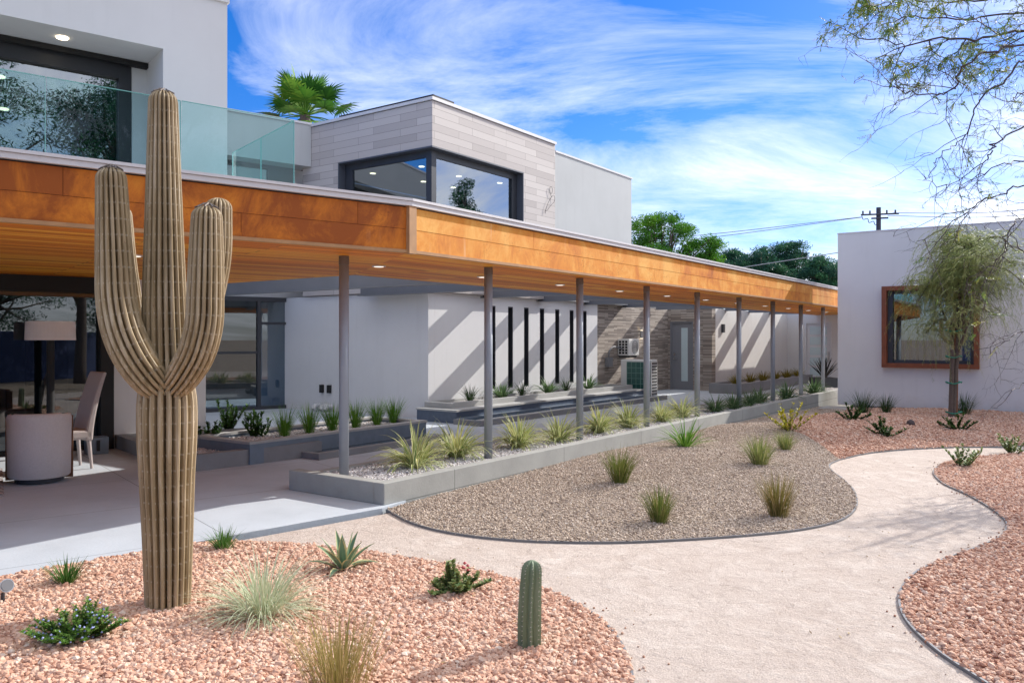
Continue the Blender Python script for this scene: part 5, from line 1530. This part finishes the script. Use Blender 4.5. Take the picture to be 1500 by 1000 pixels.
mb = MB(); mb.lathe([(0.18, 0.0), (0.18, 0.03), (0.03, 0.05)], 24, lpz); mb.build('base', M_BLACK, fl_)
mb = MB(); mb.tube([lpz + Vector((0, 0, .03)), lpz + Vector((0, 0, 1.66))], 0.05, 12); mb.build('stem', M_BLACK, fl_)
mb = MB(); mb.lathe([(0.315, 1.63), (0.305, 1.89)], 40, lpz); mb.build('lamp_shade', M_SHADE, fl_, smooth=False)
for pgn in C.objects[-1:] if False else []: pass
bx_ = G(139, 664, 0); f_ = FL; u_ = bx_.x * L[0] + bx_.y * L[1]; v_ = bx_.x * M[0] + bx_.y * M[1]
bo = thing('storage_box', 'small blue grey box on the patio behind the high-backed chair', 'box', bx_)
mb = MB(); mb.box(FL, u_ - 0.12, u_ + 0.16, v_ - 0.12, v_ + 0.12, 0.0, 0.24); mb.build('case', M_BLUELIT, bo, bevel=0.01)
mb = MB(); mb.box(FL, u_ + 0.0, u_ + 0.04, v_ + 0.121, v_ + 0.14, 0.05, 0.2); mb.build('latch', M_BLACK, bo)


# ------------------------------------------------------------------ trees
def clump(m_, c, r, n, leaf, rg, tint, flat=0.7, mi=0, aspect=0.24):
    for _ in range(n):
        d = Vector((rg.gauss(0, 1), rg.gauss(0, 1), rg.gauss(0, 1))).normalized() * r * rg.random() ** 0.45
        d.z *= flat; p = Vector(c) + d
        u = Vector((rg.gauss(0, 1), rg.gauss(0, 1), rg.gauss(0, 1) * 0.7 + 0.3)).normalized(); v = u.orthogonal().normalized()
        v = (v * math.cos(rg.random() * 6.28) + u.cross(v) * math.sin(rg.random() * 6.28))
        l = leaf * rg.uniform(0.6, 1.3); w = l * aspect
        m_.add([p - u * l * .5, p + v * w * .5, p + u * l * .5, p - v * w * .5], [(0, 1, 2, 3)], mi, min(1, max(0, tint + rg.gauss(0, 0.13))))


def crown_tree(name, base, h, crown, label, leafm, seed, nclump=90, per=110, leaf=0.2, group=None, trunk_r=0.25, low=0.0, flat=0.65, cr=(0.5, 1.0), dry=None, cat='tree'):
    """crown = list of (dx, dy, z, rx, rz) lobes; limbs run from the trunk to the clumps"""
    rg = random.Random(seed); base = Vector(base)
    t_ = thing(name, label, cat, base, group)
    m_ = MB(); tr = MB()
    top = base + Vector((rg.uniform(-.3, .3), rg.uniform(-.3, .3), h * 0.8))
    trunk = [base, base + Vector((0.1, 0, h * .25)), base + Vector((-0.05, .1, h * .5)), top]
    tr.tube(smooth_path(trunk, 4), [trunk_r * (1 - 0.06 * i) for i in range(13)], 9)
    for k in range(nclump):
        dx, dy, z, rx, rz = crown[rg.randrange(len(crown))]
        d = Vector((rg.gauss(0, 1), rg.gauss(0, 1), rg.gauss(0, 1))).normalized() * (0.55 + 0.45 * rg.random())
        c = base + Vector((dx + d.x * rx, dy + d.y * rx, z + d.z * rz))
        clump(m_, c, rg.uniform(*cr), per, leaf, rg, rg.uniform(0.12, 0.85), flat)
        if k % 2 == 0:
            s_ = base.lerp(top, rg.uniform(0.35, 1.0)); mid = s_.lerp(c, 0.55) + Vector((rg.uniform(-.3, .3), rg.uniform(-.3, .3), -0.2))
            tr.tube([s_, mid, c], [trunk_r * .3, trunk_r * .18, 0.02], 5)
    tr.build('trunk', M_BARK, t_, smooth=True)
    m_.build('crown', leafm, t_)
    if dry:
        m_ = MB()
        for dx, dy, z, rx, rz, n in dry:
            for k in range(n):
                d = Vector((rg.gauss(0, 1), rg.gauss(0, 1), rg.gauss(0, 1))).normalized() * rg.random() ** .4
                clump(m_, base + Vector((dx + d.x * rx, dy + d.y * rx, z + d.z * rz)), 0.5, 60, 0.30, rg, rg.random(), 1.0, 0, 0.06)
        m_.build('bare_branches', M_DRYTW, t_)
    return t_


def at(px, py, Y): return Vector(((px - 750) / FPX * Y, Y, HZ - (py - 496) / FPX * Y))


# pines beyond the canopy
Y = 46.0; k_ = Y / FPX; b = at(965, 496, Y); b.z = -0.4
crown_tree('pine_tree', b, 8.6, [(-1.2, 0, 8.4, 1.9, .8), (.2, 0, 8.2, 1.7, .9), (2.2, 0, 6.6, 1.2, 1.2), (-.8, 0, 6.9, 2.0, 1.0), (3.3, 0, 5.4, 1.1, 1.0), (1.0, 0, 5.8, 1.6, 1.2), (2.6, 0, 7.2, 1.0, .8)], 'bright green pine with bare lower twigs rising behind the grey block', M_PINE, 301, 190, 260, 0.17, 'pines behind the canopy', cr=(0.35, 0.75), dry=[(-.9, -1.2, 5.2, 1.8, 1.1, 36)])
for i, (px, pt_y, w, Y, lab, lm) in enumerate(((1044, 362, 66, 55, 'dark pine low behind the canopy right of the bright pine', M_PINED), (1068, 352, 66, 58, 'slim pine of dark tufts between the bright pine and the cluster', M_PINED), (1110, 346, 70, 54, 'dark blue green pine with sunlit top in the middle of the cluster', M_PINED),
                                             (1155, 340, 80, 56, 'tallest dark pine of the cluster behind the canopy', M_PINED), (1205, 362, 60, 52, 'dark pine beside the edge of the white building', M_PINED), (1228, 372, 60, 60, 'dark pine half hidden by the white building corner', M_PINED))):
    k_ = Y / FPX; b = at(px, 496, Y); b.z = -0.4; top = HZ + (496 - pt_y) * k_; r = w * k_ * 0.5
    crown_tree('pine_tree', b, top, [(0, 0, top - 1.0, r * .7, .7), (-r * .4, 0, top - 1.8, r * .9, .8), (r * .5, 0, top - 2.0, r * .85, .8), (0, 0, top - 3.4, r * 1.15, 1.1)], lab, lm, 310 + i, 130, 210, 0.19, 'pines behind the canopy', cr=(0.35, 0.7), trunk_r=0.18,
               dry=[(0, -.8, top - 4.0, r * .8, 1.0, 14)] if i % 2 == 0 else None)
# far shrubbery right of the tree top
b = at(1500, 496, 70); b.z = -0.4
crown_tree('pine_tree', b, 12.4, [(.6, 0, 11.6, 1.0, .8), (1.2, 0, 10.4, 1.4, 1)], 'distant blue green pine tip above the roof at the right frame edge', M_PINED, 330, 40, 160, 0.25, 'pines behind the canopy', cr=(.4, .8))

# palm behind the house
Yp = 30.0; b = at(447, 496, Yp); b.z = -0.4; hub = at(447, 170, Yp)
pm = thing('palm_tree', 'fan palm with bright green fronds showing above the house roof', 'palm', b)
mb = MB(); mb.tube([b, b + Vector((0.1, 0, 4)), hub], [0.32, 0.26, 0.20], 12); mb.build('trunk', M_BARK, pm)
rg = random.Random(12); mb = MB()
for k in range(32):
    az = k * 2.399 + 0.4; el = -0.45 + 1.8 * (k / 31)
    d = Vector((math.cos(az) * math.cos(el), math.sin(az) * math.cos(el), math.sin(el)))
    pl = rg.uniform(0.75, 1.35); tip = hub + d * pl - Vector((0, 0, 0.10 * math.cos(el)))
    mb.tube([hub, hub.lerp(tip, .5) + Vector((0, 0, .05)), tip], [0.03, 0.022, 0.015], 5, 0, 0.6)
    side = d.cross(Vector((0, 0, 1)))
    side = side.normalized() if side.length > .05 else Vector((1, 0, 0)); up = side.cross(d).normalized(); tn = rg.uniform(0.0, 1.0)
    for j in range(25):
        f = (j - 12) / 12 * 1.9
        dd = (d * math.cos(f) + side * math.sin(f) + up * (0.12 * math.cos(f))).normalized()
        ln = rg.uniform(0.85, 1.1) * (1.0 - 0.18 * abs(f)); w = 0.085
        nrm = dd.cross(up).normalized() * w
        p0 = tip; p1 = tip + dd * ln * .6; p2 = tip + dd * ln + Vector((0, 0, -0.16 * ln))
        mb.add([p0 - nrm * .15, p0 + nrm * .15, p1 + nrm * .5, p2, p1 - nrm * .5], [(0, 1, 2, 4), (4, 2, 3)], 0, min(1, max(0, tn + rg.gauss(0, .1))))
mb.build('fronds', M_PALM, pm)

# staked weeping tree
tb_ = GG(1395, 612)
wt = thing('staked_tree', 'young weeping grey green tree tied to stakes before the rusty window', 'tree', tb_)
rg = random.Random(21)
sc_ = tb_.y / FPX


def wp(px, py, dy=0.0): return Vector(((px - 750) / FPX * tb_.y, tb_.y + dy, HZ - (py - 496) / FPX * tb_.y))


trunk = [tb_ + Vector((0, 0, -.05)), wp(1398, 560), wp(1402, 520), wp(1405, 480), wp(1410, 440), wp(1420, 390), wp(1432, 345)]
mb = MB(); mb.tube(smooth_path(trunk, 4), [0.065 - 0.0022 * i for i in range(25)], 10)
limb_tips = []
for k in range(46):
    t0 = rg.uniform(0.36, 1.0); sp_ = smooth_path(trunk, 4); s_ = sp_[int(t0 * 24)]
    tx = rg.choice([rg.uniform(1356, 1400), rg.uniform(1385, 1460), rg.uniform(1400, 1482)]); ty = rg.uniform(330, 430) if 1405 < tx < 1465 else rg.uniform(372, 490)
    e = wp(tx, ty, rg.uniform(-1.0, 1.0)); mid = s_.lerp(e, .55) + Vector((0, 0, .25))
    pth = smooth_path([s_, mid, e], 5); mb.tube(pth, [0.024 * (1 - i / 13) + .003 for i in range(len(pth))], 5); limb_tips.append(pth)
mb.build('trunk', M_BARK, wt, smooth=True)
mb = MB()
for k in range(1900):
    pth = limb_tips[rg.randrange(len(limb_tips))]; c = pth[rg.randrange(4, len(pth))] + Vector((rg.gauss(0, .10), rg.gauss(0, .12), rg.gauss(0, .07)))
    az = rg.uniform(0, 2 * PI); L_ = rg.uniform(0.35, 1.25); d = Vector((math.cos(az) * .6, math.sin(az) * .6, rg.uniform(-.3, .6))).normalized()
    if rg.random() < 0.10: L_ *= 1.3
    tn = rg.uniform(.15, .85); p = c.copy(); seg = 7
    for i in range(seg):
        q = p + d * (L_ / seg); d = (d + Vector((0, 0, -0.42)) + Vector((rg.gauss(0, .08), rg.gauss(0, .08), 0))).normalized()
        s2 = d.orthogonal().normalized() * 0.0028
        mb.add([p - s2, p + s2, q + s2, q - s2], [(0, 1, 2, 3)], 0, tn * .6)
        for _ in range(4):
            r0 = p.lerp(q, rg.random()); a2 = rg.uniform(0, 6.28); ld_ = (d * .8 + Vector((math.cos(a2) * .6, math.sin(a2) * .6, -.35))).normalized(); ll = rg.uniform(.045, .10)
            wv = ld_.orthogonal().normalized() * 0.006
            mb.add([r0 - wv * .5, r0 + wv * .5, r0 + ld_ * ll * .6 + wv, r0 + ld_ * ll, r0 + ld_ * ll * .6 - wv], [(0, 1, 2, 3, 4)], 0, min(1, max(0, tn + rg.gauss(0, .14))))
        p = q
mb.build('crown', M_ACACIA, wt)
for dx, dy in ((-0.07, -.05), (0.10, 0.06)):
    s = thing('tree_stake', ('dark wooden stake on the left of the young weeping tree' if dx < 0 else 'brown wooden stake on the right of the young weeping tree'), 'stake', tb_ + Vector((dx, dy, 0)), 'stakes of the young tree')
    b_ = tb_ + Vector((dx, dy, 0))
    mb = MB(); mb.tube([b_ + Vector((0, 0, -.05)), b_ + Vector((0.02 if dx > 0 else 0.05, 0, 1.9 if dx > 0 else 1.45))], [0.045, 0.043], 10); mb.build('post', M_STAKE if dx > 0 else M_BARK, s, smooth=False)
    for z in ((0.12, .75, 1.3, 1.85) if dx > 0 else ()):
        c = tb_ + Vector((0.03, 0, z)); ring = [c + Vector((math.cos(q * PI / 8) * .16, math.sin(q * PI / 8) * .12, 0.02 * math.sin(q))) for q in range(17)]
        mb = MB(); mb.tube(ring, 0.012, 6); mb.build('tie', M_TIE, s)

# overhanging tree at the right, trunk outside the frame
ob_ = Vector((5.9, 5.7, gz(5.9, 5.7)))
ot = thing('overhanging_tree', 'fine leaved desert tree whose bare branches hang in from the upper right', 'tree', ob_)
rg = random.Random(33); mb = MB(); lf = MB()
fork = ob_ + Vector((-.1, -.1, 1.7)); head = ob_ + Vector((-.5, -.4, 3.2))
mb.tube(smooth_path([ob_ + Vector((0, 0, -.1)), ob_ + Vector((.05, 0, .8)), fork, head], 4), [0.16 - .006 * i for i in range(13)], 10)


def pinna(c, d, n, size, tn):
    s2 = d.orthogonal().normalized()
    for i in range(n):
        q = c + d * size * i / n
        for s_ in (-1, 1):
            l_ = (s2 * s_ + d * .5).normalized() * size * 0.20
            w = l_.cross(Vector((rg.gauss(0, 1), rg.gauss(0, 1), rg.gauss(0, 1)))).normalized() * size * 0.035
            lf.add([q, q + l_ * .5 + w, q + l_, q + l_ * .5 - w], [(0, 1, 2, 3)], 0, min(1, max(0, tn + rg.gauss(0, .12))))


def twig(p, d, L_, r, depth, leafy, droop):
    n = 6; pts = [p.copy()]
    for i in range(n):
        d = (d + Vector((rg.gauss(0, .24), rg.gauss(0, .24), rg.gauss(0, .2) - droop))).normalized()
        p = p + d * L_ / n; pts.append(p.copy())
        if depth > 0 and rg.random() < 0.62:
            dd = (d * .6 + Vector((rg.gauss(0, .7), rg.gauss(0, .7), rg.gauss(0, .6)))).normalized()
            twig(p.copy(), dd, L_ * rg.uniform(.3, .6), r * .6, depth - 1, leafy, droop)
        if rg.random() < leafy:
            for _ in range(2):
                dd = (d * .5 + Vector((rg.gauss(0, .7), rg.gauss(0, .7), rg.gauss(-.4, .5)))).normalized(); pinna(p, dd, 9, rg.uniform(.04, .085), rg.uniform(.1, .9))
    mb.tube(pts, [r * (1 - .75 * i / n) for i in range(n + 1)], 4, 0, None, False)


mains = [([(1660, 60), (1560, 48), (1500, 45), (1440, 58), (1380, 56), (1330, 66), (1285, 58)], 7.6, 0.024, 1.0, .8),
         ([(1640, 40), (1540, 25), (1470, 22), (1400, 30), (1340, 24), (1290, 34)], 8.4, 0.02, 0.95, .8),
         ([(1640, 10), (1560, -10), (1480, -6), (1400, 2), (1330, -5), (1275, 12)], 7.9, 0.02, 0.9, .7),
         ([(1620, 95), (1540, 78), (1500, 68), (1450, 76), (1416, 95), (1402, 116), (1397, 131), (1370, 138), (1340, 137), (1319, 128), (1308, 108), (1305, 80)], 7.2, 0.016, .10, .4),
         ([(1640, 120), (1560, 92), (1500, 88), (1468, 122), (1440, 140), (1426, 170), (1415, 200), (1395, 216), (1371, 236), (1360, 264)], 7.5, 0.015, .12, .5),
         ([(1640, 215), (1560, 192), (1500, 186), (1462, 208), (1450, 226), (1440, 240), (1400, 265), (1370, 288)], 7.0, 0.014, .05, .5),
         ([(1640, 250), (1560, 240), (1500, 237), (1452, 246), (1412, 270), (1385, 282)], 8.0, 0.013, .03, .5),
         ([(1660, 300), (1570, 280), (1500, 272), (1465, 284), (1432, 296), (1400, 322), (1343, 356)], 7.4, 0.014, .04, .4),
         ([(1640, 360), (1560, 330), (1500, 318), (1478, 340), (1470, 372), (1440, 398), (1412, 428)], 7.1, 0.012, .02, .4),
         ([(1640, 430), (1570, 400), (1510, 380), (1485, 350), (1475, 335)], 7.3, 0.011, .0, .3),
         ([(1640, 470), (1560, 470), (1500, 486), (1470, 500), (1445, 520)], 7.6, 0.010, .0, .3),
         ([(1640, 560), (1560, 570), (1500, 560), (1468, 590), (1440, 602)], 7.2, 0.009, .0, .3),
         ([(1660, 150), (1580, 140), (1500, 135), (1475, 150), (1440, 128)], 7.9, 0.013, .35, .6)]
for pix, Y, r, leafy, subs in mains:
    Y = Y * 0.63; r = r * 0.55
    pts = [at(x, y, Y + 0.09 * math.sin(i * 1.3)) for i, (x, y) in enumerate(pix)]
    start = head if pts[0].z > 2.6 else fork
    pts = [start, start.lerp(pts[0], .5) + Vector((0, 0, .15))] + pts
    sm = smooth_path(pts, 5)
    sm = [q + Vector((rg.gauss(0, .007), rg.gauss(0, .012), rg.gauss(0, .007))) if i > 10 else q for i, q in enumerate(sm)]
    mb.tube(sm, [0.04 * (1 - min(1, i / 10)) + r * (1 - .8 * i / len(sm)) for i in range(len(sm))], 6, 0, None, False)
    for i in range(9, len(sm)):
        if rg.random() < 0.16 + subs * .24:
            d = (sm[i] - sm[i - 1]).normalized(); dd = (d * .9 + Vector((rg.gauss(0, .5), rg.gauss(0, .6), rg.gauss(0, .55)))).normalized()
            twig(sm[i].copy(), dd, rg.uniform(.18, .5), r * .33, 2, leafy * (.32 if pix[0][1] < 70 else .16), 0.05)
mb.build('trunk', M_TWIG, ot); lf.build('crown', M_MESQ, ot)

crown_tree('shade_tree', (8.9, 10.9, gz(8.9, 10.9)), 4.6, [(.2, 0, 4.0, 1.0, .5), (-.5, -.3, 3.4, .9, .4), (0, .4, 3.0, 1.0, .4)], 'small leafy tree just beyond the right frame edge, shading the path bend', M_MESQ, 405, 36, 110, .08, None, 0.06, cr=(.25, .5))
# boundary wall and trees behind the photographer, and trees off to the right and off to the right
mb = MB(); mb.box(FX, -16, 24, -11.0, -10.8, -0.4, 2.0); tag(mb.build('garden_wall', M_NAVY, at=(4, -10.9, 0)), 'dark blue boundary wall behind the photographer mirrored in the glass doors', 'wall')
crown_tree('broadleaf_tree', (6.5, -6.0, -.2), 11.5, [(0, 0, 10.0, 2.4, 1.4), (0, 0, 8.0, 2.8, 1.6), (-1.8, 1, 6.2, 2.0, 1.3), (1.8, -1, 6.0, 2, 1.4)], 'dark leafy tree mirrored in the upper balcony window', M_PINED, 401, 120, 420, .15, 'trees mirrored in the windows', cr=(.6, 1.1))
crown_tree('broadleaf_tree', (1.0, -9.5, -.2), 11.5, [(0, 0, 10.2, 2.2, 1.2), (0, 0, 8.0, 2.6, 1.6), (-1.8, 1, 6.2, 1.8, 1.3), (1.8, -1, 5.5, 2, 1.4), (0, 0, 4.5, 2.4, 1.4)], 'broad dark tree mirrored at the left of the balcony window', M_PINED, 402, 110, 420, .15, 'trees mirrored in the windows', cr=(.6, 1.1))
crown_tree('broadleaf_tree', (11.5, -4.0, -.2), 11.0, [(0, 0, 9.6, 2.2, 1.2), (0, 0, 7.6, 2.4, 1.4), (-1.5, 1, 5.6, 1.8, 1.3), (1.5, -1, 5.5, 2, 1.4)], 'leafy tree mirrored at the right of the balcony window', M_PINED, 403, 110, 420, .15, 'trees mirrored in the windows', cr=(.6, 1.1))
for i, (x, y, h) in enumerate(((-8, -13, 7.5), (15.5, -12.5, 8.0), (19, -7, 7.0), (7.5, -13.5, 7.0))):
    crown_tree('broadleaf_tree', (x, y, -.2), h, [(0, 0, h - 1.5, 2.6, 1.4), (-1.6, .5, h - 3.2, 2.2, 1.3), (1.7, -.5, h - 3.4, 2.2, 1.4), (0, 0, h - 4.6, 2.6, 1.3)], ['dark tree over the boundary wall far to the left', 'dark tree over the boundary wall far to the right', 'dark tree in front of the right end of the boundary wall', 'dark tree over the middle of the boundary wall'][i], M_PINED, 420 + i, 60, 300, .18, 'trees mirrored in the windows', cr=(.6, 1.1))
crown_tree('broadleaf_tree', (22.6, 24.2, -.2), 10.2, [(0, 0, 9.2, .7, .8), (-.7, 0, 7.9, .8, .7), (.7, .5, 7.4, 1.0, .8)], 'small dark tree mirrored in the corner window of the board clad block', M_PINED, 404, 40, 250, .15, 'trees mirrored in the windows', cr=(.4, .7))

# ------------------------------------------------------------------ utility pole and wires
Yu = 62.0; tp = at(1287, 304, Yu); b = Vector((tp.x, tp.y, -.4))
up_ = thing('utility_pole', 'dark wooden utility pole with cross arm rising behind the white building', 'utility pole', b)
mb = MB(); mb.tube([b, tp], [0.22, 0.17], 12); mb.build('pole', M_POLE, up_)
d_ = Vector((1, -0.25, 0)).normalized()
for dz, hl in ((-0.55, 1.35), (-0.85, .6)):
    c = tp + Vector((0, -.2, dz)); mb = MB(); mb.tube([c - d_ * hl, c + d_ * hl], 0.07, 6); mb.build('cross_arm', M_POLE, up_)
for s_ in (-1.2, -.7, .5, 1.1):
    c = tp + Vector((0, -.2, -.48)) + d_ * s_; mb = MB(); mb.lathe([(0.05, 0), (0.08, .06), (0.05, .12), (0.08, .18), (0.03, .24)], 10, c); mb.build('insulator', M_POLE, up_)
cz = [tp + Vector((x_, -.25, z_)) for x_, z_ in ((-1.4, -.6), (-1.3, -.95), (-.95, -.9), (-.85, -1.2), (-.5, -1.1), (-.4, -1.35), (-.1, -1.3))]
mb = MB(); mb.tube(smooth_path(cz, 4), .03, 5); mb.build('jumper_cable', M_POLE, up_)
wl = [((1262, 318), (925, 346), 'upper power line running left from the utility pole'), ((1262, 318.5), (925, 353), 'lower power line running left from the utility pole'), ((1308, 312), (1600, 296), 'power line running right from the utility pole'), ((1300, 316), (1600, 306), 'lower power line running right from the utility pole')]
for (x0, y0), (x1, y1), lab in wl:
    p0 = at(x0, y0, Yu - .2); p1 = at(x1, y1, Yu - 4)
    if x1 < x0: p1 = p0 + (p1 - p0) * 1.6
    mid = p0.lerp(p1, .5) - Vector((0, 0, .35))
    mb = MB(); pth = smooth_path([p0, mid, p1], 10); mb.tube(pth, .026, 5); tag(mb.build('power_line', M_WIRE, at=mid), lab, 'cable', 'power lines of the utility pole')
p0 = at(1215, 372, 40); p1 = at(1060, 396, 40); mb = MB(); mb.tube(smooth_path([p1 + (p1 - p0) * .8, p1, p0, p0 + (p0 - p1) * .6], 6), .022, 5)
tag(mb.build('power_line', M_WIRE, at=p0), 'low cable crossing in front of the dark pines', 'cable', 'power lines of the utility pole')
